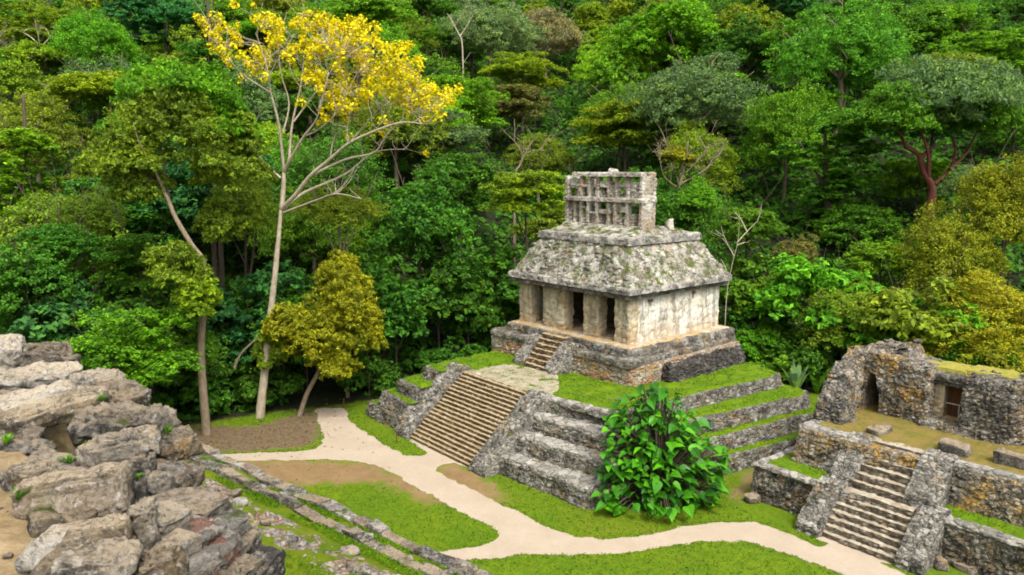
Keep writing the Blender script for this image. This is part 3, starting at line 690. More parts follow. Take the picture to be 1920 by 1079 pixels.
# stucco figures still standing on the front slope
rnd = random.Random(5)
for k in range(26):
    u = rnd.uniform(.6, 10.3); t = rnd.uniform(.08, .85); v = -.42+1.75*t; z = 9.8+2.45*t
    p = T(u, v-.02, z); rock('stucco_fragment', p, rnd.uniform(.25, .8), .16, rnd.uniform(.25, .7), 300+k, M_eave if k % 3 else M_roof, (R(-30), 0, _a+math.pi/2+rnd.uniform(-.6, .6)), RM, res=(10, 14), amp=.14)
# roof comb: two open storeys of uprights and crossbeams, two leaves deep
CS = .75; CB = masonry('roof_comb', TL([(1.62+CS, 3.75), (1.62+CS, 5.35), (9.45+CS, 5.35), (9.45+CS, 3.75)]), 13.0, 13.35, M_comb, TR, sp=.12, amp=.08, sc=2.4, wob=.05, rr=.1)
def comb_bar(kind, u0, u1, v0, v1, z0, z1, mat=None, amp=.055):
    masonry(kind, TL([(u0+CS, v0), (u0+CS, v1), (u1+CS, v1), (u1+CS, v0)]), z0, z1, mat or M_comb, CB, sp=.095, amp=amp, sc=3.2, wob=.05, rr=.05, top=.1)
rnd = random.Random(11)
for v0, v1 in ((3.8, 4.25), (4.85, 5.3)):
    for u in (1.65, 2.9, 4.05, 4.75, 5.85, 6.75, 7.5, 8.2, 9.0):
        if v0 > 4.5 and u in (2.9, 4.75, 6.75, 8.2): continue
        wd = rnd.uniform(.2, .34); comb_bar('upright', u, u+wd, v0+rnd.uniform(0, .06), v1, 13.3, 15.25)
        zt = 17.05+rnd.uniform(-.3, .12)
        if u != 8.2 or v0 > 4.5: comb_bar('upright', u+rnd.uniform(-.06, .06), u+wd, v0+rnd.uniform(.02, .1), v1, 15.2, zt)
    comb_bar('crossbeam', 1.6, 9.4, v0-.08, v1+.03, 15.05, 15.36, M_comb)
    comb_bar('crossbeam', 1.7, 8.5 if v0 < 4.5 else 8.3, v0-.06, v1+.03, 16.85, 17.15, M_comb)
    for u, z in ((4.8, 14.2), (5.9, 14.0), (2.95, 14.45), (7.0, 14.35), (2.9, 16.1), (4.9, 16.2), (6.8, 16.0)): comb_bar('crossbeam', u+rnd.uniform(-.2, .2), u+rnd.uniform(.6, 1.15), v0+.05, v1, z+rnd.uniform(-.15, .15), z+.28)
for u in (1.64, 9.1): comb_bar('end_wall', u, u+.3, 4.1, 5.0, 13.3, 16.9 if u < 5 else 15.2)
for k in range(26):   # broken stucco figures left in the openings
    u = rnd.uniform(1.9, 9.1); z = rnd.choice((13.4, 14.3, 15.4, 16.0)); comb_bar('stucco_fragment', u, u+rnd.uniform(.22, .55), 4.05, rnd.uniform(4.3, 5.0), z, z+rnd.uniform(.4, .95), M_comb, .14)
rock('finial_stone', T(5.7, 4.5, 17.25), .7, .5, .35, 77, M_comb, (0, 0, .4), CB, res=(10, 14))
rock('finial_stone', T(1.9, 6.3, 13.45), .7, .7, .9, 78, M_comb, (0, 0, .4), CB, res=(10, 14))
# ------------------------------------------------------------------ ruined building on the right
RB = empty('ruined_building', T(-17, 2, 0))
tag(RB, 'roofless ochre and grey ruin with corbelled niche on a two-stage stair platform', 'ruin')
LO = masonry('lower_terrace', TL([(-11.05, -2.45), (-11.0, 9.5), (-31, 9.5), (-31, -1.6), (-19.6, -1.85), (-15.2, -2.45)]), -.15, 1.88, M_ruindark, RB, batter=.2, sp=.13, amp=.11, sc=3.2, wob=.09, top=.1)
masonry('coping', TL([(-11.1, -2.4), (-11.1, -1.9), (-14.8, -1.9), (-14.8, -2.4)]), 1.80, 1.98, M_ledge, LO, sp=.12, amp=.08, sc=1.7, wob=.06)
masonry('coping', TL([(-11.1, -2.0), (-11.55, -2.0), (-11.6, 2.5), (-11.15, 2.5)]), 1.80, 1.98, M_ledge, LO, sp=.12, amp=.08, sc=1.7, wob=.06)
masonry('coping', TL([(-19.7, -1.72), (-19.7, -1.2), (-30, -1.1), (-30, -1.6)]), 1.80, 1.98, M_ledge, LO, sp=.12, amp=.08, sc=1.7, wob=.06)
masonry('grass_strip', TL([(-11.55, -1.95), (-11.55, 4), (-12.4, 4), (-12.4, -.5), (-14.9, -.5), (-14.9, -1.95)]), 1.82, 1.96, M_turf, LO, sp=.15, amp=.02, wob=.1)
masonry('grass_strip', TL([(-19.7, -1.3), (-19.7, .1), (-30, .3), (-30, -1.2)]), 1.82, 1.96, M_turf, LO, sp=.15, amp=.02, wob=.1)
UP = masonry('upper_terrace', TL([(-12.25, -.6), (-12.2, 9), (-31, 9), (-31, .3), (-19.8, -.1), (-15.5, -.6)]), 1.8, 3.8, M_ruin, RB, batter=.35, sp=.13, amp=.11, sc=3.2, wob=.09, top=.1)
masonry('coping', TL([(-12.3, -.05), (-12.3, .55), (-15.9, .55), (-15.9, -.05)]), 3.66, 3.92, M_ledge, UP, sp=.12, amp=.07, sc=1.6, wob=.06)
masonry('coping', TL([(-19.5, .35), (-19.5, .95), (-30.5, 1.25), (-30.5, .65)]), 3.66, 3.92, M_ledge, UP, sp=.12, amp=.07, sc=1.6, wob=.06)
masonry('coping', TL([(-12.35, .5), (-12.9, .5), (-12.9, 1.4), (-12.35, 1.4)]), 3.66, 3.90, M_ledge, UP, sp=.12, amp=.07, sc=1.6, wob=.06)
masonry('platform_floor', TL([(-12.7, .5), (-12.7, 8.8), (-30.5, 8.8), (-30.5, 1.2), (-18.4, .75), (-15.9, .6)]), 3.7, 3.87, M_drygrass, UP, sp=.2, amp=.02, wob=.1)
RS = empty('staircase', T(-17.4, -2, 0)-RB.location); RS.parent = RB
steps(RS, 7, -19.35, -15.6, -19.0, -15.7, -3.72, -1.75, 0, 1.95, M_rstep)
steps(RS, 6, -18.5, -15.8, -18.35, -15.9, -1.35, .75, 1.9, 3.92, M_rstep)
for ua, ub, pr in ((-15.75, -14.55, [(-4.05, -.2), (-4.0, .45), (-2.35, 2.05), (-1.3, 2.15), (-1.2, -.2)]), (-20.35, -19.2, [(-3.9, -.2), (-3.85, .5), (-1.9, 2.1), (-1.0, 2.2), (-.9, -.2)]),
                   (-15.95, -14.75, [(-1.4, 1.8), (-1.35, 2.3), (.2, 3.98), (.9, 3.98), (.9, 1.8)]), (-19.8, -18.35, [(-1.35, 1.8), (-1.3, 2.4), (.3, 4.02), (1.2, 4.02), (1.2, 1.8)])):
    sweep_quad('balustrade', pr, ua, ub, M_bal, RS, sp=.11, amp=.11, sc=3.2, wob=.06)
def rag(base, amp=.35, sc=.6): return lambda x, y: base+amp*vnoise((x, y, 5), sc, 3)
def ramp_top(ua, za, ub, zb, amp=.3):
    def f(x, y):
        u = (x-A0.x)*UX+(y-A0.y)*UY; t = min(1, max(0, (u-ua)/(ub-ua))); return za+(zb-za)*t+amp*vnoise((x, y, 2), .9, 3)
    return f
def vtop(va, za, vb, zb, amp=.3):
    def f(x, y):
        v = (x-A0.x)*VX+(y-A0.y)*VY; t = min(1, max(0, (v-va)/(vb-va))); return za+(zb-za)*t+amp*vnoise((x, y, 2), .9, 3)
    return f
masonry('broken_wall', TL([(-12.35, 1.3), (-12.2, 2.6), (-12.9, 3.6), (-13.9, 2.9), (-13.8, 1.4)]), 3.6, vtop(1.3, 4.9, 3.4, 6.2, .4), M_ruindark, RB, sp=.12, amp=.11, sc=3.2, wob=.15, batter=.15, rr=.2)
masonry('broken_wall', TL([(-12.0, 3.2), (-12.0, 6.6), (-13.0, 6.6), (-13.15, 3.2)]), 3.6, vtop(3.2, 6.1, 5.5, 7.2, .3), M_ruin, RB, sp=.12, amp=.11, sc=3.2, wob=.12, rr=.15)
NW = masonry('niche_wall', TL([(-12.9, 5.1), (-12.9, 8.0), (-16.6, 7.4), (-16.6, 4.9), (-15.0, 5.0)]), 3.6, ramp_top(-13.0, 7.3, -16.4, 6.95, .3), M_ruin, RB, sp=.12, amp=.11, sc=3.2, wob=.12, rr=.15)
masonry('broken_wall', TL([(-12.5, 5.6), (-12.6, 8), (-15.2, 8), (-15.2, 5.6)]), 6.6, ramp_top(-12.5, 7.2, -14.0, 7.65, .3), M_ruindark, NW, sp=.12, amp=.11, sc=3.2, wob=.15, batter=.3, rr=.3)
def nichebox(u0, u1, va, vb, z0, zm, z1):      # corbelled opening: straight sides, then closing to a narrow top
    um = (u0+u1)/2; q = .16
    sec = [(u0, z0), (u1, z0), (u1, zm), (um+q, z1), (um-q, z1), (u0, zm)]
    V = [T(u, va, z) for u, z in sec]+[T(u, vb, z) for u, z in sec]
    F = [tuple(range(6)), tuple(reversed(range(6, 12)))]+[(i, (i+1) % 6, (i+1) % 6+6, i+6) for i in range(6)]
    return V, F
carve(NW, [nichebox(-14.1, -13.2, 4.2, 7.0, 3.75, 5.0, 6.1)])
DW = masonry('door_wall', TL([(-16.55, 5.8), (-16.55, 6.5), (-18.9, 6.5), (-18.9, 5.8)]), 3.6, rag(6.35, .05), M_plo, RB, sp=.13, amp=.06, sc=2., wob=.06)
carve(DW, [uvbox(-18.35, -17.15, 5.3, 7.0, 4.28, 6.05)])
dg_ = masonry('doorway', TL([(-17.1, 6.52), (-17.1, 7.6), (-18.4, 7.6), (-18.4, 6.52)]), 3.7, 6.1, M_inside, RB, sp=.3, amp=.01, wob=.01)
DR = empty('door', T(-17.75, 6.3, 4.28)-RB.location); DR.parent = RB
V = []; F = []
def addbox(V, F, u0, u1, v0, v1, z0, z1):
    b, f = uvbox(u0, u1, v0, v1, z0, z1); s = len(V); V += b; F += [tuple(i+s for i in q) for q in f]
for k in range(9): addbox(V, F, -18.33+k*.132, -18.33+k*.132+.118, 6.30+.012*(k % 2), 6.36, 4.3, 6.02)
mesh_obj('plank_panel', V, F, M_wood, DR)
V = []; F = []
addbox(V, F, -18.33, -17.17, 5.98, 6.02, 5.02, 5.08); addbox(V, F, -17.86, -17.80, 5.98, 6.02, 4.3, 5.02); addbox(V, F, -18.33, -18.27, 5.98, 6.02, 4.3, 5.02)
mesh_obj('guard_rail', V, F, M_metal, DR)
masonry('door_lintel', TL([(-16.5, 5.6), (-16.5, 6.2), (-18.9, 6.2), (-18.9, 5.6)]), 6.08, 6.34, M_mould, RB, sp=.12, amp=.07, sc=2.2, wob=.06)
masonry('door_step', TL([(-16.4, 4.55), (-16.4, 5.85), (-18.9, 5.85), (-18.9, 4.45)]), 3.7, 4.26, M_ruin, RB, sp=.12, amp=.1, sc=2.4, wob=.1, batter=.1)
masonry('roof_slab', TL([(-16.45, 5.45), (-16.45, 8.4), (-19.2, 8.4), (-19.2, 5.45)]), 6.33, 6.66, M_mould, RB, sp=.12, amp=.09, sc=1.6, wob=.06)
masonry('roof_slab', TL([(-15.3, 5.95), (-15.3, 7.7), (-18.0, 7.7), (-18.0, 5.95)]), 6.6, 6.9, M_yelroof, RB, sp=.15, amp=.03, wob=.04)
masonry('roof_slab', TL([(-17.9, 6.1), (-17.9, 7.8), (-20.4, 7.8), (-20.4, 6.1)]), 6.62, 6.97, M_yelroof, RB, sp=.15, amp=.03, wob=.04)
masonry('broken_wall', TL([(-18.45, 4.55), (-18.5, 6.6), (-21.2, 7.0), (-21.15, 5.3), (-20.5, 4.75)]), 3.6, ramp_top(-18.4, 6.85, -21, 7.1, .25), M_ruindark, RB, sp=.12, amp=.11, sc=3.2, wob=.12, rr=.15)
masonry('broken_wall', TL([(-21.6, 5.4), (-21.6, 8.4), (-28, 9.0), (-28, 6.2)]), 3.6, rag(6.9, .3), M_ruindark, RB, sp=.16, amp=.18, sc=2.4, wob=.12, rr=.15)
def solo_rock(name, label, cat, c, L, W, H, seed, mat, rot=(0, 0, 0), group=None, **kw):
    o = rock(name, c, L, W, H, seed, mat, rot, **kw); return tag(o, label, cat, group)
GB = 'fallen blocks around the ruined building'
solo_rock('stone_block', 'flat grey stone block lying on the ruin platform in front of the dark niche', 'stone', P(1648, 808, 3.95), 1.5, .8, .55, 21, M_rockd, (0, 0, .7), GB, res=(20, 32))
solo_rock('stone_block', 'squarish dark stone block on the platform at the top of the ruin stairs', 'stone', P(1790, 843, 4.05), 1.35, .75, .7, 22, M_rockd, (0, 0, 2.3), GB, res=(20, 32), box=.3)
solo_rock('stone_block', 'broken masonry block on the ruin platform cut by the right edge', 'stone', P(1905, 866, 4.1), 1.7, .8, .8, 23, M_rockd, (0, 0, 2.3), GB, res=(20, 32), box=.3)
solo_rock('stone_block', 'small dark boulder on the grass at the near corner of the ruin platform', 'stone', P(1412, 934, .2), .9, .6, .5, 24, M_rockd, (0, 0, .4), GB, res=(18, 28))
solo_rock('stone_block', 'rounded grey stone at the foot of the right-hand stair wall of the ruin', 'stone', P(1762, 1056, .2), .75, .55, .5, 25, M_rockd, (0, 0, 1.4), GB, res=(18, 28))
solo_rock('stone_block', 'flat dark slab on the grass below the ruin wall, bottom right corner', 'stone', P(1808, 1064, .12), .95, .5, .35, 26, M_rockd, (0, 0, 2.2), GB, res=(18, 28))
# small posts by the path
for k, (px, py, h, lab) in enumerate(((645, 766, .75, 'short brown wooden post where the path enters the dark forest'), (744, 832, .6, 'thin reddish stake in the lawn left of the pyramid stairs'))):
    p = P(px, py, 0); V = []; F = []; tube(V, F, [p-Vector((0, 0, .1)), p+Vector((0, 0, h*.96)), p+Vector((.01, 0, h))], [.05, .045, .03], 7)
    tag(mesh_obj('wooden_post', V, F, M_wood, loc=p), lab, 'post')
# ------------------------------------------------------------------ the terraced mound the photographer stands on
EV = Vector((-.762, .648)); NV = Vector((.648, .762)); O9 = P(700, 995, 9.3).to_2d()
NE = Vector((.76, .64)); E0 = .95
def zcourse(d):
    return float(np.interp(d, [-30, -2.7, -2.3, -1.3, -.95, -.6, -.25, .12, .3, 9.5, 12], [10.0, 9.95, 9.9, 9.62, 9.56, 9.42, 9.36, 9.2, 8.9, -.2, -.5]))
def mound(x, y):
    p = Vector((x, y)); dE = NE.dot(p)-E0+.35*vnoise((x, y, 0), .5, 2); dn = NV.dot(p-O9)
    return max(min(15.18, 15.18-2.2*dE), zcourse(dn))+.05*vnoise((x, y, 1), 1.1, 3)
mx = np.arange(-40, 16, .22); my = np.concatenate([np.arange(-20, -2, 1.0), np.arange(-2, 44, .22)])
V = []; keep = {}
for j, y in enumerate(my):
    for i, x in enumerate(mx):
        keep[(i, j)] = len(V); V.append((x, y, mound(x, y)))
F = []; mi = []
for j in range(len(my)-1):
    for i in range(len(mx)-1):
        a = V[keep[(i, j)]]; c = (a[0]+.11, a[1]+.11)
        if min(a[2], V[keep[(i+1, j+1)]][2]) < -.12: continue
        F.append((keep[(i, j)], keep[(i+1, j)], keep[(i+1, j+1)], keep[(i, j+1)])); mi.append(1 if a[2] > 14.6 else 0)
mo = mesh_obj('slope', V, F, turf('slope_turf', (.11, .18, .008), (.2, .24, .015), .45), smooth=True); mo.data.materials.append(M_dirt)
mo.data.polygons.foreach_set('material_index', mi); tag(mo, kind='structure')
def along(t, n): q = O9+EV*t+NV*n; return q
rnd = random.Random(4)
for lab, n0, wd, mat, seed, big in (('outermost low course of grey stones edging the mound above the lawn', .0, .46, M_course, 1, .62), ('middle low course of grey stones between two strips of grass', -.76, .40, M_course, 2, .75)):
    rt = empty('low_stone_wall', (*along(3, n0), zcourse(n0))); tag(rt, lab, 'stone wall', 'low stone courses on the mound')
    t = -4.6
    while t < 19:
        L = rnd.uniform(.3, big)*(1+.5*rnd.random()); q = along(t+L/2, n0+rnd.uniform(-.06, .05)); H = rnd.uniform(.18, .30)
        slab('stone', (q.x, q.y, zcourse(n0)+H*.18+rnd.uniform(-.03, .03)), L*1.05, wd*rnd.uniform(.62, .95), H, seed*100+int(t*7), rnd.choice((M_course, M_course, M_rockd, M_rockd)), (rnd.uniform(-.06, .06), rnd.uniform(-.06, .06), math.atan2(EV.y, EV.x)+rnd.uniform(-.1, .1)), rt, sp=.05, layers=3)
        if rnd.random() < .35:
            q = along(t+rnd.random()*.3, n0+.22+rnd.uniform(-.05, .1)); slab('stone', (q.x, q.y, zcourse(n0+.2)+.02), rnd.uniform(.15, .3), .16, .14, seed*100+50+int(t*7), M_course, (0, 0, rnd.random()*3), rt, sp=.05, layers=2)
        t += L*.93
rt = empty('rubble_bank', (*along(3, -1.8), 9.8)); tag(rt, 'sloping band of pinkish broken rubble, the innermost course of the mound', 'rubble', 'low stone courses on the mound')
V = []; F = []; ks = np.arange(-4.6, 18, .09); js = np.linspace(-2.5, -1.2, 16)
for t in ks:
    for d in js:
        q = along(t, d+.08*vnoise((t, d, 4), 1.1, 2)); z = zcourse(d)
        h = .03+.09*stone_h((q.x, q.y, z), 4.2)*(.5+vnoise((q.x, q.y, 8), 1.0, 3))+.05*vnoise((q.x, q.y, z), 5, 3); e = min(1, (d-js[0])*5, (js[-1]-d)*5)
        V.append((q.x, q.y, z-.06+max(0, h)*max(0, e)+.02))
nj = len(js)
for i in range(len(ks)-1):
    for j in range(nj-1): F.append((i*nj+j, i*nj+j+1, (i+1)*nj+j+1, (i+1)*nj+j))
mesh_obj('rubble', V, F, M_pink, rt)
for k in range(26):
    t = rnd.uniform(-4, 14); d = rnd.uniform(-2.4, -1.2); q = along(t, d); s = rnd.uniform(.12, .28)
    rock('stone', (q.x, q.y, zcourse(d)+.06), s*1.5, s, s*.55, 700+k, rnd.choice((M_course, M_pink, M_rockd)), (0, 0, rnd.random()*3), rt, res=(9, 14), amp=.11)
# ------------------------------------------------------------------ boulders and masonry at the photographer's feet (platform z = 15.3)
Z0 = 15.3; GR = 'weathered boulders along the platform edge'
def fr(lab, px, py, L, W, H, seed, mat, yaw=0, tilt=0, roll=0, dz=.0, **kw):
    L *= .74; W *= .76; H *= .86
    """boulder whose middle is seen at (px, py) of the photo, at height Z0 + dz"""
    kw.setdefault('res', (44, 72))
    return solo_rock('boulder', lab, 'boulder', P(px, py, Z0+dz), L, W, H, seed, mat, (R(roll), R(tilt), R(yaw)), GR, **kw)
fr('white topped boulder cut by the left edge, uppermost of the foreground rocks', 0, 662, .62, .5, .36, 31, M_rocktan, 20, dz=.12)
fr('dark grey pitted boulder on the skyline of the foreground rocks', 92, 668, .92, .5, .3, 32, M_rockd, -8, dz=.06, amp=.1)
fr('thin tan slab lying below the pitted skyline boulder', 92, 697, .80, .5, .13, 33, M_rocktan, -12, dz=.02, strata=70)
fr('pale cracked slab at the left edge under the thin tan slab', 42, 716, .95, .55, .16, 34, M_rock, 8, 4, dz=.0, strata=50)
fr('narrow tan slab tilted behind the big tan slab', 52, 748, .95, .4, .15, 35, M_rocktan, 38, -8, dz=.03, strata=80, box=.35)
fr('big smooth tan slab sloping up to the right at the left edge', 92, 768, 1.15, .42, .2, 36, M_rocktan, 36, -12, 10, dz=.04, strata=60, box=.32, cuts=3)
fr('low grey boulder on the edge beside a tuft of grass, right of the pitted boulder', 185, 722, .62, .6, .3, 37, M_rock, -30, dz=-.05, amp=.09)
fr('small brown-grey boulder standing on the edge behind the flat dark one', 222, 742, .75, .5, .24, 38, M_rockd, -30, 8, dz=-.08, amp=.09)
fr('broad flat dark boulder with layered undercut front', 232, 788, 1.0, .6, .22, 39, M_rockd, -8, 4, dz=.06, strata=42, amp=.1, res=(60, 90))
fr('grey wedge shaped boulder beneath the broad flat one', 222, 838, .74, .34, .24, 40, M_rock, 22, -10, dz=-.02, amp=.09, res=(54, 80))
fr('brownish rough boulder at the end of the ledge above the path', 330, 830, .5, .40, .26, 41, M_rockd, -20, dz=-.10, amp=.11)
fr('pale flat boulder with white lichen below the brownish rough one', 330, 888, .46, .40, .15, 42, M_course, -28, 12, dz=-.14, amp=.1)
fr('large tan block with a flat top and pitted front face', 145, 925, .88, .46, .34, 43, M_rocktan, 14, -5, dz=-.02, box=.28, amp=.07, cuts=2, res=(70, 100))
fr('small tan slab half buried in dirt beside the large tan block', 62, 888, .34, .3, .16, 44, M_rocktan, 50, dz=.0)
fr('upright dark grey stone wedged right of the large tan block', 262, 905, .22, .24, .46, 45, M_rockd, 10, 0, 6, dz=-.03, amp=.1)
fr('round grey cobble wedged between upright stone and pale boulder', 303, 906, .19, .18, .18, 46, M_rock, 0, dz=-.02)
fr('long tan beam of stone lying across the lower left', 140, 1015, .74, .23, .19, 47, M_rocktan, 18, -6, dz=.03, box=.25, cuts=1, amp=.05, res=(60, 90))
fr('grey and white crusted stone standing right of the long beam', 272, 995, .2, .26, .42, 48, M_rock, 20, dz=-.06, amp=.12)
fr('grey stone at the bottom edge below the long beam', 185, 1062, .5, .34, .22, 49, M_rock, 10, dz=-.02, amp=.1)
fr('dark knobbly stone at the bottom edge beside the rubble wall', 300, 1075, .3, .26, .3, 50, M_rockd, 30, dz=-.12, amp=.12)
# broken rubble wall dropping off on the right
WR = empty('rubble_wall', P(400, 1010, 14.6)); tag(WR, 'broken end of a mortared rubble wall with red flecks, in the near foreground', 'wall')
rw = random.Random(33)
for k, (px, py, dz, L, W, H, mt) in enumerate(((350, 955, -.16, .46, .36, .16, M_rockd), (300, 985, -.12, .3, .3, .2, M_rock), (405, 985, -.26, .44, .34, .17, M_rubble), (345, 1010, -.22, .4, .34, .2, M_rubble), (440, 1025, -.38, .36, .34, .2, M_rockd), (390, 1040, -.33, .42, .36, .2, M_rubble), (310, 1045, -.22, .3, .3, .2, M_rock), (465, 1075, -.52, .34, .3, .22, M_rubble), (420, 1085, -.46, .4, .36, .22, M_rockd), (350, 1085, -.34, .42, .36, .22, M_rubble), (290, 1090, -.26, .34, .3, .2, M_rockd), (440, 1150, -.65, .6, .5, .3, M_rubble), (340, 1150, -.55, .6, .5, .3, M_rubble))):
    slab('stone', P(px, py, Z0+dz), L, W, H, 610+k, mt, (rw.uniform(-.12, .12), .12+rw.uniform(-.12, .12), R(-38)+rw.uniform(-.35, .35)), WR, sp=.02, layers=4)
rock('wall_core', P(375, 1085, 14.72), .62, .46, .6, 64, M_rubble, (0, .2, R(-38)), WR, res=(60, 90), amp=.12)
# loose rubble packed between the boulders
BV = []; BF = []
from mathutils import Euler
for k in range(420):
    t = rnd.uniform(.2, 8.5); s = rnd.uniform(.05, .2); off = rnd.uniform(-.9, .1)
    if k > 190: s = rnd.uniform(.012, .045); off = rnd.uniform(-3.2, -.6)
    q = Vector((-1.25-.64*t, 3.6+.76*t))+NE*off
    v_, f_ = rock_mesh(s*1.5, s, s*.8, 900+k, (13, 20), amp=.12); m_ = Euler((rnd.random(), 0, rnd.random()*3)).to_matrix(); c_ = Vector((q.x, q.y, mound(q.x, q.y)+s*.15))
    n0 = len(BV); BV += [m_@x+c_ for x in v_]; BF += [tuple(i+n0 for i in f) for f in f_]
tag(mesh_obj('rubble_bed', BV, BF, M_rockd, smooth=True, loc=P(250, 900, 15.2)), 'loose grey rubble packed in the gaps between the foreground boulders', 'rubble', kind='stuff')
# ------------------------------------------------------------------ trees
COLS = {'dark': (.085, .215, .022), 'teal': (.055, .175, .045), 'mid': (.13, .285, .022), 'bright': (.165, .365, .020), 'lime': (.22, .43, .018), 'olive': (.215, .29, .025),
        'yellow': (.26, .37, .020), 'mustard': (.36, .34, .020), 'grey': (.175, .275, .095), 'rust': (.26, .22, .06), 'brown': (.26, .24, .11)}
WORD = {'dark': 'dark green', 'teal': 'blue-green shaded', 'mid': 'mid green', 'bright': 'bright green', 'lime': 'lime green', 'olive': 'olive green', 'yellow': 'yellow-green', 'mustard': 'mustard yellow', 'grey': 'grey-green', 'rust': 'rust tinged', 'brown': 'brownish'}
KW = {'round': 'rounded', 'layered': 'flat layered', 'feathery': 'feathery', 'fine': 'fine leaved', 'umbrella': 'umbrella shaped', 'column': 'vine draped'}
VAR = {}
def variant(kind, seeds, Rx, Rz, Hc, H, r, bark, **kw):
    limbs = kw.pop('limbs', 7)
    VAR[kind] = [(crown_mesh('crown', s, kind if kind in KW else 'round', Rx, Rz, **kw), trunk_mesh('trunk', s+50, H, r, Rx, Rz, bark, limbs, fork=.5), Rx, Rz, Hc) for s in seeds]
variant('round', (1, 2, 3, 4, 5), 6., 6., 8.5, 9.5, .34, M_barkd, lobes=30, clumps=30, per=24, leaf=0.179)
variant('layered', (11, 12, 13), 6., 5.4, 8.5, 10., .3, M_barkd, lobes=36, clumps=26, per=24, leaf=0.195)
variant('feathery', (21, 22), 6., 6., 8.5, 10.5, .34, M_bark, lobes=38, clumps=34, per=26, leaf=0.156)
variant('fine', (31, 32, 33), 6., 6.4, 8.5, 10., .28, M_barkd, lobes=40, clumps=34, per=26, leaf=0.140)
variant('umbrella', (41, 42), 6., 4.4, 10., 11., .28, M_bark, lobes=36, clumps=26, per=24, leaf=0.172)
variant('column', (51, 52), 2.4, 6.5, 7., 12., .3, M_barkd, lobes=26, clumps=24, per=23, leaf=0.156, limbs=2)
variant('shrub', (61, 62, 63, 64), 3., 2.9, 2.4, 2.4, .09, M_barkd, lobes=18, clumps=24, per=15, leaf=.18)
TREES = []
def put(name, label, cat, px, py, Y, wpx, kind, colr, group, vi=None, hpx=None, keep=True):
    """a tree whose crown is seen at (px, py), wpx wide, standing Y metres ahead on the ground"""
    vs = VAR[kind]; cr, tk, Rx, Rz, Hc = vs[(vi if vi is not None else len(TREES)) % len(vs)]
    c = PD(px, py, Y); Rw = wpx*.5*Y/1451; s = Rw/Rx*1.08; sz = s if not hpx else (hpx*.5*Y/1451)/Rz*1.15
    g = hgt(c.x, c.y); h = max(c.z-g, .3*Rz*s)
    root = empty(name, (c.x, c.y, g)); tag(root, label, cat, group)
    rz = (len(TREES)*2.399) % 6.283
    k = bpy.data.objects.new('crown', cr); link(k, root); k.location = (0, 0, h); k.scale = (s, s, sz); k.rotation_euler = (0, 0, rz)
    j = random.Random(len(TREES)+3); cc = COLS[colr]; f = j.uniform(.8, 1.25); k.color = (cc[0]*f*j.uniform(.85, 1.18), cc[1]*f, cc[2]*f, 1)
    t = bpy.data.objects.new('trunk', tk); link(t, root); tz = (h+.15*Rz*sz)/(Hc+.15*Rz)
    t.scale = (max(.35, s), max(.35, s), tz) if kind != 'shrub' else (s, s, tz); t.rotation_euler = (0, 0, rz)
    TREES.append(dict(root=root, px=px, py=py, w=wpx, Y=Y, kind=kind, col=colr, ref=None)); return root
def solveY(px, py, wpx, kind, lo=None):
    cr, tk, Rx, Rz, Hc = VAR[kind][0]
    Y = 44.
    while Y < 240:
        c = PD(px, py, Y); s = wpx*.5*Y/1451/Rx
        if Y > edge_y(c.x)+2 and c.z <= hgt(c.x, c.y)+Hc*s: return Y
        Y += .5
    return 200.
GF = 'forest trees around the clearing'
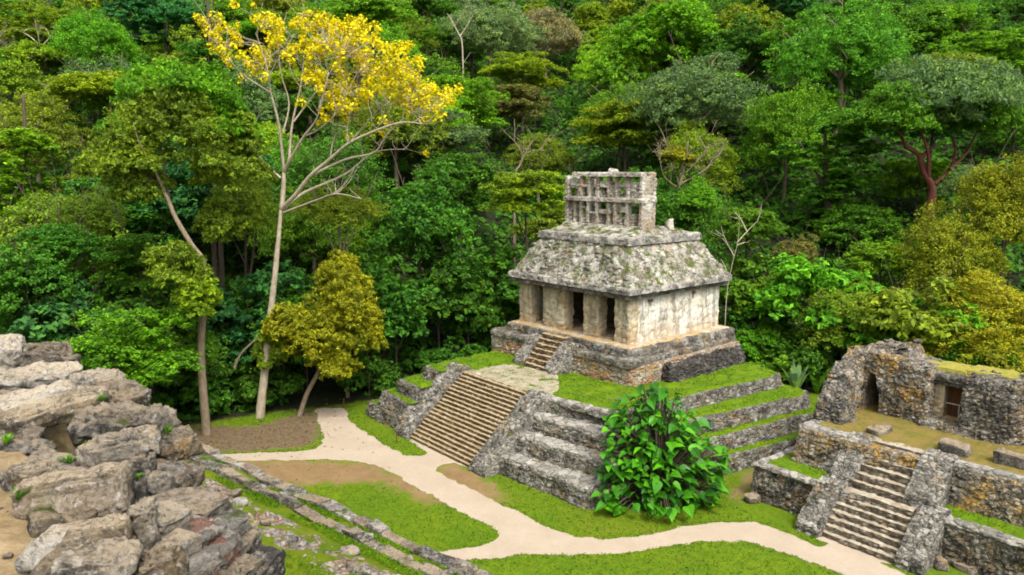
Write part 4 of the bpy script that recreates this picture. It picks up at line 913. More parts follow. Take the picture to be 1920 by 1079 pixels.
LM = [  # (px, py, width, kind, colour, label, short name for neighbours' labels, distance or None, height px or None)
 (1310, 190, 235, 'feathery', 'grey', 'large grey-green feathery tree on the slope above and right of the roof comb', 'the large feathery grey-green tree', None, 190),
 (1262, 62, 185, 'round', 'lime', 'lime green vine-covered tree at the top edge, right of centre', 'the lime vine-covered tree', None, 150),
 (1165, 135, 120, 'round', 'bright', 'bright green vine-hung tree leaning beside the dark gap in the canopy', 'the bright vine-hung tree', None, 160),
 (980, 140, 150, 'layered', 'yellow', 'light yellow-green tree with flat layered sprays, high above the left roof edge', 'the light layered tree', None, 95),
 (968, 205, 140, 'layered', 'rust', 'flat topped tree with a rust tinged crown right of the yellow blossom', 'the rust flat-topped tree', None, 110),
 (1170, 245, 190, 'layered', 'yellow', 'layered tree with yellow tipped fronds directly behind the roof comb', 'the frond-layered tree', None, 130),
 (1248, 215, 90, 'round', 'lime', 'small vivid lime tree between the roof comb and the feathery grey tree', 'the small vivid lime tree', None, 90),
 (1312, 372, 84, 'round', 'bright', 'smooth dome shaped bright green tree just right of the roof comb', 'the dome shaped tree', 76, 80),
 (985, 370, 170, 'layered', 'yellow', 'yellow-green layered tree just left of the roof comb', 'the layered tree left of the comb', 70, 120),
 (1010, 290, 130, 'feathery', 'olive', 'thin pale olive tree with bare forked trunk left of the roof comb', 'the thin pale olive tree', None, 100),
 (860, 345, 190, 'round', 'dark', 'dense dark green tree between the yellow-flowering tree and the roof comb', 'the dense dark tree left of the comb', None, 150),
 (1475, 260, 170, 'fine', 'bright', 'tall bright green tree with drooping foliage right of the feathery grey tree', 'the tall drooping bright tree', None, 240),
 (1570, 110, 240, 'feathery', 'mid', 'tall conical mid green tree with fine foliage near the top right', 'the tall conical tree', None, 210),
 (1690, 60, 170, 'round', 'mid', 'round topped tree at the top edge right of the conical tree', 'the round top-edge tree', None, 140),
 (1850, 110, 190, 'layered', 'bright', 'bright layered tree near the top right corner', 'the bright layered corner tree', None, 120),
 (1885, 30, 130, 'round', 'dark', 'dark tree filling the top right corner', 'the top right corner tree', None, 90),
 (925, 65, 180, 'feathery', 'grey', 'pale grey-green tree with a forked white trunk at the upper centre', 'the pale fork-trunked tree', None, 130),
 (1025, 60, 140, 'feathery', 'brown', 'thin brownish half bare tree at the upper centre', 'the brownish half bare tree', None, 110),
 (75, 60, 170, 'layered', 'yellow', 'yellow-green spreading tree with a pale forked trunk in the top left corner', 'the top left spreading tree', None, 100),
 (18, 85, 80, 'feathery', 'brown', 'grey-brown nearly leafless tree at the upper left edge', 'the leafless grey-brown tree', None, 110),
 (200, 190, 210, 'umbrella', 'yellow', 'broad yellow-green flat crowned tree at the upper left', 'the broad yellow-green tree', None, 110),
 (60, 245, 200, 'feathery', 'olive', 'olive feathery tree at the left edge above the lime drapes', 'the left olive feathery tree', None, 170),
 (45, 330, 130, 'column', 'lime', 'lime green vine curtain draped over a tree at the left edge', 'the left vine curtain', 66, 170),
 (395, 185, 95, 'column', 'dark', 'narrow dark vine-wrapped tree between the twin-stem tree and the yellow blossom', 'the dark vine-wrapped tree', 60, 170),
 (640, 395, 170, 'feathery', 'olive', 'low olive crown just right of the pale trunk of the yellow-flowering tree', 'the olive crown right of the pale trunk', 57, 100),
 (165, 400, 120, 'fine', 'olive', 'small olive tree hanging over dark undergrowth at the left', 'the small hanging olive tree', 56, 100),
 (455, 390, 130, 'fine', 'olive', 'olive drooping tree between the two pale trunks', 'the olive tree between the trunks', 58, 200),
 (790, 430, 230, 'round', 'dark', 'big dark green bushy tree left of the temple roof', 'the big dark bushy tree', 68, 240),
 (1775, 500, 215, 'fine', 'mustard', 'large mustard yellow-green tree behind the ruin, left half of the clump', 'the left mustard tree', 62, 250),
 (1890, 400, 205, 'fine', 'mustard', 'tall mustard tree at the right edge above the ruin', 'the tall right-edge mustard tree', 64, 270),
 (1845, 610, 265, 'fine', 'mustard', 'low bushy mustard tree directly behind the yellow roofed ruin', 'the low mustard bush', 54, 200),
 (1700, 610, 110, 'fine', 'mustard', 'small mustard tree at the left foot of the mustard clump, above the ruin wall', 'the small left mustard tree', 58, 120),
 (1840, 350, 130, 'feathery', 'grey', 'grey-green tree top between the red-barked tree and the mustard trees', 'the grey-green top by the red bark', 72, 90),
 (1440, 565, 140, 'round', 'lime', 'vivid green bushy tree right of the temple side wall', 'the vivid bush right of the temple', 66, 130),
 (1415, 645, 110, 'round', 'bright', 'bright green leafy shrub tree just beyond the pyramid turf at right', 'the leafy shrub beyond the turf', 63, 90),
 (1590, 600, 190, 'fine', 'olive', 'olive and brown thicket tree behind the left end of the ruin', 'the thicket behind the ruin', 60, 180),
 (1610, 430, 180, 'round', 'mid', 'domed dark green tree between the red-barked tree and the temple', 'the domed tree', 80, 130),
 (1395, 435, 130, 'layered', 'mid', 'slender tree with a pale leaning trunk at the right roof corner', 'the slender pale-trunk tree', 68, 120),
 (1495, 475, 90, 'round', 'rust', 'small tree with a rusty tinged crown right of the temple roof', 'the rusty red patch', 72, 80),
 (1655, 490, 150, 'round', 'yellow', 'yellow-green leafy tree left of the mustard clump', 'the yellow-green tree left of the mustard', 68, 110),
 (1720, 350, 150, 'layered', 'lime', 'bright green understorey tree below the red-barked tree', 'the understorey tree under the red bark', 86, 130),
 (1905, 215, 130, 'round', 'bright', 'bright green round tree at the right edge, beside the red-barked crown', 'the right-edge round tree', None, 150),
 (225, 660, 260, 'layered', 'bright', 'large bright leafed tree directly above the foreground boulders', 'the large leafed tree above the boulders', 45, 200),
 (40, 540, 190, 'round', 'dark', 'dark green dense tree at the left edge above the boulders', 'the dark left-edge tree', 50, 190),
 (265, 500, 170, 'layered', 'mid', 'mid green layered tree left of the twin-stem trunk', 'the layered tree left of the twin stem', 54, 150),
 (120, 470, 150, 'round', 'dark', 'dark rounded tree below the small hanging olive tree', 'the dark rounded left tree', 53, 130),
 (905, 560, 150, 'round', 'dark', 'dark tree pressed against the left side of the temple', 'the dark tree beside the temple', 70, 200),
 (1560, 330, 150, 'column', 'mid', 'tall vine draped stem left of the red-barked tree', 'the vine draped stem', 84, 210),
 (1390, 100, 150, 'round', 'dark', 'dark tree in the gap left of the conical tree at the top', 'the dark gap tree', None, 130),
 (300, 30, 200, 'round', 'teal', 'blue-green shaded tree at the top edge, upper left', 'the blue-green top tree', None, 110),
 (700, 30, 170, 'round', 'bright', 'bright green tree at the top edge behind the yellow blossom', 'the bright top-edge tree', None, 100),
]
for i, (px, py, wd, kind, colr, lab, short, Y, hp) in enumerate(LM):
    Yv = Y if Y else solveY(px, py, wd, kind)
    put('forest_tree', lab, 'tree', px, py, Yv, wd, kind, colr, GF, hpx=hp); TREES[-1]['ref'] = short
REFS = [(t['px'], t['py'], t['ref']) for t in TREES if t['ref']]+[(620, 120, 'the yellow blossom'), (1770, 190, 'the red-barked tree'), (642, 590, 'the mustard bush by the path'), (1145, 370, 'the roof comb'), (520, 560, 'the pale trunk'), (1640, 700, 'the ruin niche'), (310, 260, 'the twin-stem tree'), (1150, 540, 'the temple')]
# the rest of the hillside, row after row
COLMAP = ['mid', 'dark', 'bright', 'mid', 'olive', 'dark', 'yellow', 'mid', 'grey', 'lime', 'dark', 'mid', 'teal', 'yellow', 'bright', 'olive']
KINDS = ['round', 'layered', 'feathery', 'round', 'umbrella', 'round', 'layered', 'fine', 'round', 'feathery']
OCC = [(1295, 300, 120, 110, 84), (1770, 220, 330, 260, 80), (310, 300, 260, 300, 52), (1745, 350, 120, 160, 80)]
HIDE = {369,9,94,180,234,236,237,248,249,251,258,259,260,261,270,271,272,273,274,275,283,284,285,286,287,289,290,293,295,296,297,298,299,308,309,310,311,312,313,314,315,319,321,322,323,324,325,333,334,335,336,337,338,339,340,341,342,345,346,347,348,349,350,351,352,362,363,364,365,366,367,368,370,371,372,373,374,375,376,378,388,389,390,391,393,394,395,396,397,398,399,400,401,405,406,417,418,419,420,421,422,423,424,425,428,443,444,446,448,470,471,472,473,474,475,476,477,478,486,490,60,227,250,264,468,479,488}   # trees the photo shows nothing of
LABELS = set()
def where(px, py, w):
    best = sorted(REFS, key=lambda r: math.hypot(r[0]-px, (r[1]-py)*1.2)); out = []
    for r in best[:7]:
        dx, dy = px-r[0], py-r[1]; a = math.degrees(math.atan2(-dy, dx)) % 360
        dirn = ['right of', 'above and right of', 'above', 'above and left of', 'left of', 'below and left of', 'below', 'below and right of'][int((a+22.5)//45) % 8]
        out.append(dirn+' '+r[2])
    return out
def uniq(head, px, py, w):
    wh = where(px, py, w)
    for q in wh:
        for pre in ('', 'just ', 'farther '):
            lab = head+' '+pre+q
            if lab not in LABELS and len(lab.split()) <= 16 and pre == '': LABELS.add(lab); return lab
    for a in wh:
        for b in wh:
            lab = head+' '+a+' and '+b
            if a != b and lab not in LABELS: LABELS.add(lab); return lab
    return head
rf = random.Random(21); fid = 0
row = 6.
while row < 205:
    sp = 8.4+row*.03; x = -1.15*(60+row)*.66
    while x < (60+row)*.78:
        xx = x+rf.uniform(-.32, .32)*sp; yy = edge_y(xx)+row+rf.uniform(-.3, .3)*sp
        H = rf.uniform(11, 16)*(.75 if row < 12 else 1); Rw = rf.uniform(4.8, 7.4)*(.85 if row < 12 else 1)
        g = hgt(xx, yy); px, py, d = proj((xx, yy, g+H-5)); w = Rw*2/d*1451; fid += 1; x += sp*rf.uniform(.85, 1.2)
        nv = vnoise((xx, yy, 0), .03, 3); kind = KINDS[rf.randrange(10)]; ci = rf.randrange(16); colr = COLMAP[ci]
        if px < 620 and py < 330 and rf.random() < .5: colr = rf.choice(('olive', 'yellow', 'mid', 'bright'))
        if px > 1250 and py < 260 and rf.random() < .45: colr = rf.choice(('dark', 'mid', 'teal', 'mid'))
        if row < 14 and px < 1000: colr = rf.choice(('dark', 'mid', 'mid', 'olive') if px < 480 and py < 520 else ('dark', 'dark', 'mid', 'teal'))
        if fid in HIDE or px < -60 or px > 1980 or py < -75 or py > 900: continue
        if any(abs(px-o_[0]) < o_[2]*.45+w*.3 and abs(py-o_[1]) < o_[3]*.45+w*.25 and yy < o_[4]+5 for o_ in OCC): continue
        if any(abs(px-t['px']) < t['w']*.42+w*.16 and abs(py-t['py']) < t['w']*.40+w*.10 and yy < t['Y']+4 for t in TREES if t['ref']): continue
        head = WORD[colr]+' '+KW[kind]+' tree'
        put('forest_tree', None, 'tree', px, py, yy, w, kind, colr, GF); TREES[-1].update(head=head, fid=fid)
    row += 8.0+row*.02
# undergrowth along the edge of the clearing
xx = -42.
while xx < 44:
    for k in range(2):
        x2 = xx+rf.uniform(-1, 1); yy = edge_y(x2)+[1.4, 5.][k]+rf.uniform(-.6, .9); Rw = rf.uniform(1.7, 2.7)*(1+.6*k)
        g = hgt(x2, yy); px, py, d = proj((x2, yy, g+Rw*(.8 if k == 0 else 1.6))); w = Rw*2/d*1451; fid += 1
        if -17.6 < x2 < -11.5 and k == 0: continue                        # the path runs into the trees here
        if fid in HIDE or px < -40 or px > 1960: continue
        colr = rf.choice(('dark', 'dark', 'teal', 'mid', 'dark')) if px < 1350 else rf.choice(('mid', 'bright', 'olive', 'dark', 'bright'))
        put('shrub', None, 'shrub', px, py, yy, w, 'shrub', colr, 'shrubs along the forest edge'); TREES[-1].update(head=WORD[colr]+' shrub', fid=fid)
    xx += 2.9
for t in TREES:
    if 'head' in t: t['root']['label'] = uniq(t['head'], t['px'], t['py'], t['w'])
# ---- the yellow-flowering tree
YT = P(487, 783, 0); TY = empty('flowering_tree', YT); tag(TY, 'tall pale-trunked tree with a spreading crown of yellow blossom', 'tree')
def q(a, b): return (180+a/2.569, b/2.569)
limbs = [([(487, 790), (492, 735), (502, 640), (513, 540), (522, 450), (527, 392)], .34, .20, 0),
 ([q(895, 1000), q(903, 900), q(905, 830)], .28, .20, 0),
 ([q(895, 1005), q(960, 940), q(1030, 850), q(1130, 765), q(1220, 690), q(1360, 625), q(1480, 590), q(1580, 600)], .24, .05, -3.5),
 ([q(1030, 850), q(1200, 770), q(1340, 735), q(1400, 650), q(1510, 550)], .14, .04, -1.),
 ([q(1220, 690), q(1290, 610), q(1330, 560), q(1400, 480)], .10, .03, 1.5),
 ([q(1130, 765), q(1150, 660), q(1240, 560), q(1270, 430)], .10, .03, 3.),
 ([q(900, 1010), q(1000, 930), q(1200, 840), q(1340, 735), q(1500, 720)], .17, .05, 4.),
 ([q(905, 1025), q(1050, 970), q(1160, 935), q(1280, 960)], .13, .03, -4.),
 ([q(905, 830), q(940, 760), q(1000, 660), q(1060, 580), q(1090, 480), q(1120, 350)], .18, .04, -2.5),
 ([q(1000, 660), q(1080, 620), q(1180, 520), q(1210, 400)], .09, .03, -4.),
 ([q(930, 780), q(945, 600), q(985, 420), q(1000, 280), q(1010, 120)], .14, .03, 2.),
 ([q(950, 590), q(1040, 470), q(1130, 350), q(1200, 200)], .10, .03, 3.5),
 ([q(905, 820), q(880, 600), q(840, 440), q(825, 330), q(770, 160)], .16, .03, -1.5),
 ([q(845, 450), q(720, 370), q(650, 300), q(590, 220), q(540, 120)], .09, .025, -3.),
 ([q(900, 640), q(930, 500), q(890, 350), q(880, 190), q(900, 110)], .10, .03, 2.5),
 ([q(890, 860), q(780, 750), q(710, 640), q(665, 565)], .13, .03, 2.),
 ([q(830, 380), q(870, 300), q(960, 160)], .06, .02, 1.)]
V = []; F = []; rnd = random.Random(8); tips = []
for pts, r0, r1, dy in limbs:
    w3 = [PD(a, b, YT.y+dy*min(1, i/max(1, len(pts)-1)*1.3)) for i, (a, b) in enumerate(pts)]
    sm = smooth_path(w3, 5); tube(V, F, sm, lerp_r(r0*(.68 if r0 < .33 else 1), r1*.55, len(sm)), 9)
    if r1 < .1:
        tips += sm[len(sm)//3:]
        for _ in range(8):                                # finer pale branches
            o_ = sm[rnd.randint(len(sm)//2, len(sm)-1)]; e_ = o_+Vector((rnd.uniform(-1, 1), rnd.uniform(-1, 1), rnd.uniform(.5, 1.5))).normalized()*rnd.uniform(1., 2.4); m_ = o_.lerp(e_, .5)+Vector((rnd.uniform(-.2, .2), 0, -.12))
            tube(V, F, smooth_path([o_, m_, e_], 3), lerp_r(.028, .010, 7), 4); tips += [m_, e_]
BR_V, BR_F = V, F
# blossom: clusters of small petals in the parts of the crown that flower
discs = [(490, 75, 22), (580, 80, 24), (520, 110, 26), (530, 150, 18), (585, 150, 30), (580, 195, 34), (565, 240, 22), (610, 260, 26), (635, 295, 28), (630, 130, 20), (685, 140, 26), (665, 200, 32), (620, 220, 25), (715, 285, 34), (755, 330, 32), (800, 255, 36), (830, 300, 26), (765, 235, 24), (810, 375, 16), (695, 380, 14),
 (670, 20, 14), (750, 15, 12), (780, 70, 26), (840, 110, 44), (890, 150, 38), (860, 190, 40), (940, 240, 30), (905, 275, 24), (955, 300, 16), (1020, 60, 18), (985, 120, 40), (1060, 110, 50), (1090, 78, 26), (1150, 100, 26), (1210, 115, 36), (1270, 130, 44), (1330, 140, 28), (1170, 160, 50), (1250, 190, 50), (1340, 210, 50),
 (1010, 200, 50), (1080, 230, 55), (1160, 240, 50), (1050, 270, 45), (1170, 300, 40), (1230, 260, 45), (1300, 270, 45), (1400, 240, 50), (1470, 250, 45), (1520, 210, 18), (1540, 290, 36), (1450, 320, 60), (1380, 330, 55), (1300, 350, 50), (1060, 370, 60), (1110, 420, 55), (1010, 370, 35), (1190, 360, 35), (1230, 420, 50), (1310, 430, 55), (1400, 410, 60), (1480, 380, 50), (1530, 350, 30), (1540, 420, 45), (1610, 440, 50), (1680, 470, 45), (1740, 435, 18), (1725, 470, 26), (1600, 500, 45), (1540, 480, 40), (1640, 520, 34), (1600, 570, 26), (1470, 460, 45), (1510, 520, 26), (1150, 480, 55), (1210, 500, 45), (1280, 490, 40), (1110, 540, 40), (1180, 560, 36), (1395, 590, 18), (1385, 630, 16), (1660, 555, 12), (980, 495, 16), (1080, 600, 12), (1590, 745, 10), (1210, 650, 9)]
C = []; N = []; S = []; rng = np.random.default_rng(3); bare = []
for a, b, r in discs:
    m = max(1, int((r/17.)**2*1.45+.5))
    for _ in range(m):
        an = rng.uniform(0, 6.283); rr = r*math.sqrt(rng.random()); pa = q(a+rr*math.cos(an), b+rr*math.sin(an)*.9)
        ax = (a-895)/700.; c = PD(pa[0], pa[1], YT.y+rng.normal()*2.0+(-.5 if a > 1300 else 0)); bare.append(c)
        k = int(rng.uniform(18, 32)); cs = .26+.2*rng.random()
        o = unit(rng, k)*rng.random((k, 1))**.4*cs; C.append(np.array(c)+o); N.append(o/cs+np.array([0, -.1, .6])+rng.normal(size=(k, 3))*.35); S.append(rng.uniform(.07, .14, k))
for c in bare:                                            # fine twigs that carry the clusters
    t = min(tips, key=lambda p: (p-c).length+max(0, p.z-c.z)*2)
    if (t-c).length < 2.8: tube(BR_V, BR_F, [t, t.lerp(c, .5)+Vector((rng.normal()*.25, rng.normal()*.25, -.1)), c], [.022, .016, .010], 4)
mesh_obj('trunk', BR_V, BR_F, M_barkw, TY, smooth=True)
me = leaf_mesh('blossom', np.concatenate(C)-np.array(YT), np.concatenate(N), np.concatenate(S), rng, .75); me.materials.append(M_blossom)
link(bpy.data.objects.new('blossom', me), TY)
# ---- trees with their own traced trunks: limbs from the photo, crowns as clumps
def special(name, label, base, limbs, crowns, bark, colr, depth, leaf=.26, kind='round', group=None, extra=0, seed=1):
    b = base; rt = empty(name, b); tag(rt, label, 'tree', group); V = []; F = []; rn = random.Random(seed)
    for pts, r0, r1, dy in limbs:
        w3 = [PD(a, c, depth+dy*min(1, i/max(1, len(pts)-1)*1.3)) for i, (a, c) in enumerate(pts)]
        sm = smooth_path(w3, 5); tube(V, F, sm, lerp_r(r0, r1, len(sm)), 8)
        for _ in range(extra):
            s = sm[rn.randint(len(sm)//3, len(sm)-1)]; L = rn.uniform(1.2, 3.2); e = s+Vector((rn.uniform(-1, 1), rn.uniform(-1, 1), rn.uniform(-.2, 1.2))).normalized()*L
            tube(V, F, [s, s.lerp(e, .5)+Vector((rn.uniform(-.2, .2), 0, .15)), e], [.05, .035, .012], 4)
            for _ in range(2):
                s2 = s.lerp(e, rn.uniform(.4, .9)); e2 = s2+Vector((rn.uniform(-1, 1), rn.uniform(-1, 1), rn.uniform(0, 1)))*L*.4; tube(V, F, [s2, e2], [.025, .01], 3)
    mesh_obj('trunk', V, F, bark, rt, smooth=True)
    for n, (px, py, wx, hy, cl, kd, dd) in enumerate(crowns):
        Y = depth+dd; c = PD(px, py, Y); rx, rz = wx*.57*Y/1451, hy*.57*Y/1451
        sc = max(rx, rz); me = crown_mesh('crown', seed*10+n, kd, rx, rz, lobes=int(14+4*sc), clumps=int(20+2.4*sc), per=16, leaf=leaf)
        o = bpy.data.objects.new('crown', me); link(o, rt); o.location = c-b; k = COLS[cl]; o.color = (*k, 1)
    return rt
special('twin_stemmed_tree', 'tall tree with two leaning pale stems and ragged olive-green crown, left of the yellow blossom', P(388, 815, 0),
  [([(388, 820), (383, 760), (378, 690), (378, 620), (386, 545), (380, 490), (360, 460), (330, 410), (308, 362), (280, 335), (240, 318), (215, 300)], .31, .05, 0), ([(335, 420), (318, 380), (312, 345), (300, 250), (305, 190)], .14, .03, 2), ([(308, 362), (290, 320), (262, 270), (250, 230)], .10, .02, -2)],
  [(320, 235, 230, 180, 'olive', 'feathery', 1.5), (225, 300, 130, 120, 'olive', 'feathery', -1), (430, 300, 140, 190, 'olive', 'feathery', 2), (335, 500, 115, 130, 'olive', 'feathery', -1.2), (368, 555, 80, 120, 'yellow', 'feathery', -1.4), (260, 350, 120, 110, 'olive', 'feathery', .5), (430, 230, 90, 140, 'bright', 'feathery', 2), (330, 165, 190, 100, 'bright', 'feathery', 2), (250, 250, 120, 130, 'bright', 'feathery', 2), (430, 420, 110, 130, 'olive', 'feathery', 3.5), (382, 650, 50, 90, 'mid', 'feathery', .8)], M_bark, 'olive', 48.6, .15, seed=5)
special('red_barked_tree', 'broad-crowned tree with bare dark red forked trunk on the right slope', P(1742, 470, 0) if False else Vector((PD(1743, 430, 78).x, 78, hgt(PD(1743, 430, 78).x, 78))),
  [([(1742, 480), (1743, 400), (1748, 355), (1732, 322), (1722, 290), (1698, 277)], .52, .2, 0), ([(1726, 300), (1738, 285), (1750, 274)], .22, .14, 1), ([(1740, 340), (1741, 310), (1739, 283), (1725, 240)], .26, .1, -1), ([(1752, 345), (1780, 318), (1792, 285), (1784, 255)], .2, .1, 2), ([(1780, 318), (1810, 290), (1825, 262), (1840, 230)], .16, .08, 3), ([(1698, 277), (1690, 255), (1670, 235)], .18, .07, -1)],
  [(1775, 175, 260, 150, 'grey', 'feathery', 0), (1670, 215, 170, 110, 'mid', 'feathery', -1), (1845, 205, 130, 130, 'mid', 'feathery', 1), (1780, 140, 180, 90, 'olive', 'feathery', 2)], M_barkr, 'mid', 78, .22, seed=6)
special('mustard_tree', 'mustard yellow bushy tree overhanging the mouth of the path', P(560, 768, 0),
  [([(562, 780), (575, 740), (600, 690), (625, 620), (635, 560)], .2, .07, 0), ([(600, 690), (560, 640), (545, 610)], .1, .04, -1), ([(612, 650), (660, 600), (680, 560)], .1, .04, 1), ([(440, 690), (455, 660), (500, 620)], .1, .05, 0)],
  [(645, 570, 130, 180, 'mustard', 'feathery', 0), (595, 620, 130, 150, 'mustard', 'feathery', -1), (680, 620, 85, 140, 'mustard', 'feathery', .6), (545, 605, 95, 110, 'mustard', 'feathery', -1.2), (620, 685, 95, 85, 'mustard', 'feathery', -1), (640, 505, 80, 80, 'mustard', 'feathery', .3), (515, 645, 75, 110, 'olive', 'feathery', 0)], M_bark, 'mustard', 52.5, .14, seed=7)
special('bare_tree', 'bare pale-branched tree with a few orange leaves right of the roof comb', Vector((PD(1285, 400, 82).x, 82, hgt(PD(1285, 400, 82).x, 82))),
  [([(1272, 420), (1275, 350), (1285, 310), (1290, 265)], .22, .05, 0), ([(1275, 350), (1262, 310), (1250, 270)], .11, .03, 1), ([(1280, 330), (1310, 300), (1330, 270)], .1, .03, -1), ([(1276, 345), (1320, 320), (1345, 295)], .09, .03, 2), ([(1274, 355), (1245, 330), (1235, 285)], .09, .03, -2)],
  [(1262, 290, 40, 30, 'mustard', 'fine', 0), (1290, 300, 30, 24, 'mustard', 'fine', 0)], M_bark, 'mustard', 82, .22, extra=9, seed=8)
for lab, Y, limbs_, mt in (('pale dead tree with forked white limbs at the upper centre of the forest', None, [([(868, 120), (866, 80), (862, 66)], .17, .12, 0), ([(862, 68), (850, 45), (838, 25)], .14, .04, 0), ([(863, 68), (878, 45), (892, 18)], .14, .04, 1), ([(852, 50), (862, 34), (868, 22)], .06, .02, 0)], M_barkw),
    ('pale trunk with spreading white limbs in the top left corner of the forest', None, [([(78, 140), (78, 100), (76, 86)], .18, .13, 0), ([(76, 88), (60, 72), (42, 60)], .13, .03, 1), ([(77, 90), (92, 72), (104, 58)], .12, .03, 0), ([(76, 92), (72, 66), (78, 50)], .1, .03, -1)], M_barkw),
    ('slender pale leaning trunk in the forest just left of the roof comb', 88, [([(965, 345), (975, 310), (985, 288), (1000, 262)], .17, .07, 0), ([(985, 288), (1005, 282), (1022, 284)], .07, .02, 0), ([(982, 294), (970, 272), (962, 262)], .06, .02, 1)], M_bark),
    ('thin pale branching sapling at the right roof corner of the temple', 64, [([(1362, 560), (1372, 500), (1384, 450), (1386, 400)], .05, .015, 0), ([(1376, 480), (1360, 450), (1352, 425)], .05, .015, 0), ([(1382, 455), (1405, 430), (1420, 415)], .05, .015, 1)], M_barkw)):
    a_ = limbs_[0][0][1]; Yd = Y or solveY(a_[0], a_[1], 150, 'feathery')-3
    c_ = PD(limbs_[0][0][0][0], limbs_[0][0][0][1], Yd); special('dead_tree', lab, Vector((c_.x, Yd, min(hgt(c_.x, Yd), c_.z))), [((([tuple(proj((c_.x, Yd, hgt(c_.x, Yd)-.5))[:2])] if l_ is limbs_[0] else [])+l_[0]), l_[1], l_[2], l_[3]) for l_ in limbs_], [], mt, 'mid', Yd, extra=2, seed=90+len(lab), group='pale bare trees in the forest')
# ---- broad-leaved plants
def bigleaf(c, d, up, L, W, rn):
    """one heart shaped leaf: midrib along d, folded and drooping"""
    d = d.normalized(); s = d.cross(up).normalized(); n = s.cross(d).normalized(); V = []; F = []
    prof = [(-.12, .22), (.0, .42), (.2, .5), (.42, .44), (.65, .29), (.85, .12), (1., .0)]
    for t, w in prof:
        ctr = c+d*L*t-Vector((0, 0, 1))*L*.28*t*t
        V += [ctr-s*W*w+n*W*w*.35, ctr, ctr+s*W*w+n*W*w*.35]
    k = len(prof)
    for i in range(k-1):
        a = i*3; F += [(a, a+1, a+4, a+3), (a+1, a+2, a+5, a+4)]
    return V, F
def leafy(name, label, cat, base, centers, mat, seed, stems=None):
    rt = empty(name, base); tag(rt, label, cat); rn = random.Random(seed); V = []; F = []; sh = []; SV = []; SF = []
    for c, d, L, W in centers:
        v, f = bigleaf(c, d, Vector((rn.uniform(-.7, .7), rn.uniform(-.7, .4), 1)), L, W, rn); s = len(V); V += v; F += [tuple(i+s for i in q) for q in f]; r = rn.random(); sh += [r]*len(f)
        if rn.random() < .8: o = Vector((base.x+(c.x-base.x)*.45, base.y+(c.y-base.y)*.45+.2, base.z+(c.z-base.z)*.6)); tube(SV, SF, [o, o.lerp(c, .55)+Vector((0, 0, .25)), c], [.035, .03, .02], 5)
    for st in stems or []: tube(SV, SF, st, lerp_r(.09, .04, len(st)), 6)
    o = mesh_obj('foliage', V, F, mat, rt); a = o.data.attributes.new('leaf', 'FLOAT', 'FACE'); a.data.foreach_set('value', sh)
    mesh_obj('stems', SV, SF, M_barkd, rt); return rt
rn = random.Random(12); B0 = P(1235, 935, 0); cs = []; stems = []
body = [(1190, 790, 50), (1240, 760, 34), (1230, 800, 60), (1290, 810, 40), (1180, 850, 50), (1250, 860, 70), (1320, 860, 42), (1170, 910, 50), (1240, 920, 60), (1300, 910, 50), (1345, 870, 22), (1330, 920, 26), (1215, 745, 26), (1155, 800, 22), (1150, 880, 28), (1145, 930, 24)]
wsum = sum(r*r for _, _, r in body)
for px, py, r in body:
    for _ in range(max(3, int(880*r*r/wsum))):
        a = rn.uniform(0, 6.283); rr = r*math.sqrt(rn.random()); x, y = px+rr*math.cos(a), min(py+rr*math.sin(a), 955)
        t = min(1, max(0, (955-y)/215.)); Yd = 36.9+2.9*t+rn.uniform(-1.3, 1.2)+abs(x-1240)*.004
        c = PD(x, y, Yd); out = Vector((c.x-B0.x, c.y-B0.y-1.2, 0)); out = out.normalized() if out.length > .05 else Vector((0, -1, 0))
        d = out*.8+Vector((rn.uniform(-1.3, 1.3), rn.uniform(-1.3, .7), rn.uniform(-.7, .5))); L = rn.uniform(.26, .66); cs.append((c, d, L, L*.92))
for k in range(9):
    a = rn.uniform(-1, 1); stems.append(smooth_path([B0+Vector((a*.8, rn.uniform(-.3, .6), -.1)), B0+Vector((a*1.4, .5, 1.8)), B0+Vector((a*2.3, 1.6, 3.4+rn.random()))], 4))
leafy('broad_leaved_shrub', 'tall shrub with big glossy heart-shaped leaves against the pyramid corner', 'shrub', B0, cs, M_big, 13, stems)
def blade_plant(name, label, cat, px, py, Y, n, L, W, seed, colr, group=None, spread=.5):
    if isinstance(Y, Vector): b = Y-Vector((0, 0, .02))
    else: b = PD(px, py, Y); b.z = hgt(b.x, b.y)
    rt = empty(name, b); tag(rt, label, cat, group); rn = random.Random(seed); V = []; F = []
    for k in range(n):
        a = rn.uniform(0, 6.283); tl = rn.uniform(.08, spread); l = L*rn.uniform(.6, 1.1); s = Vector((-math.sin(a), math.cos(a), 0)); st = len(V)
        for i in range(7):
            t = i/6; c = b+Vector((math.cos(a)*tl*l*t*(.5+t), math.sin(a)*tl*l*t*(.5+t), l*t*(1-.35*tl*t*t))); w = W*math.sin(min(1, t*1.15+.08)*math.pi)*.5
            V += [c-s*w, c+s*w]
        F += [(st+2*i, st+2*i+1, st+2*i+3, st+2*i+2) for i in range(6)]
    o = mesh_obj('blades', V, F, M_leaf if W > .05 else M_grassb, rt); at = o.data.attributes.new('leaf', 'FLOAT', 'FACE'); at.data.foreach_set('value', [rn.random() for _ in F]); o.color = (*COLS[colr], 1)
    return rt
blade_plant('banana_plant', 'banana-like plant with long upright pale leaves between the pyramid and the ruin', 'plant', 1490, 735, 57, 9, 3.6, .62, 3, 'grey', spread=.45)
blade_plant('banana_plant', 'small arching broad-bladed plant behind the ruin corner at the pyramid turf', 'plant', 1532, 722, 58, 7, 2.6, .5, 5, 'mid', spread=.7)
GW = 'weeds sprouting between the foreground boulders'
bpy.context.view_layer.update(); DG = bpy.context.evaluated_depsgraph_get()
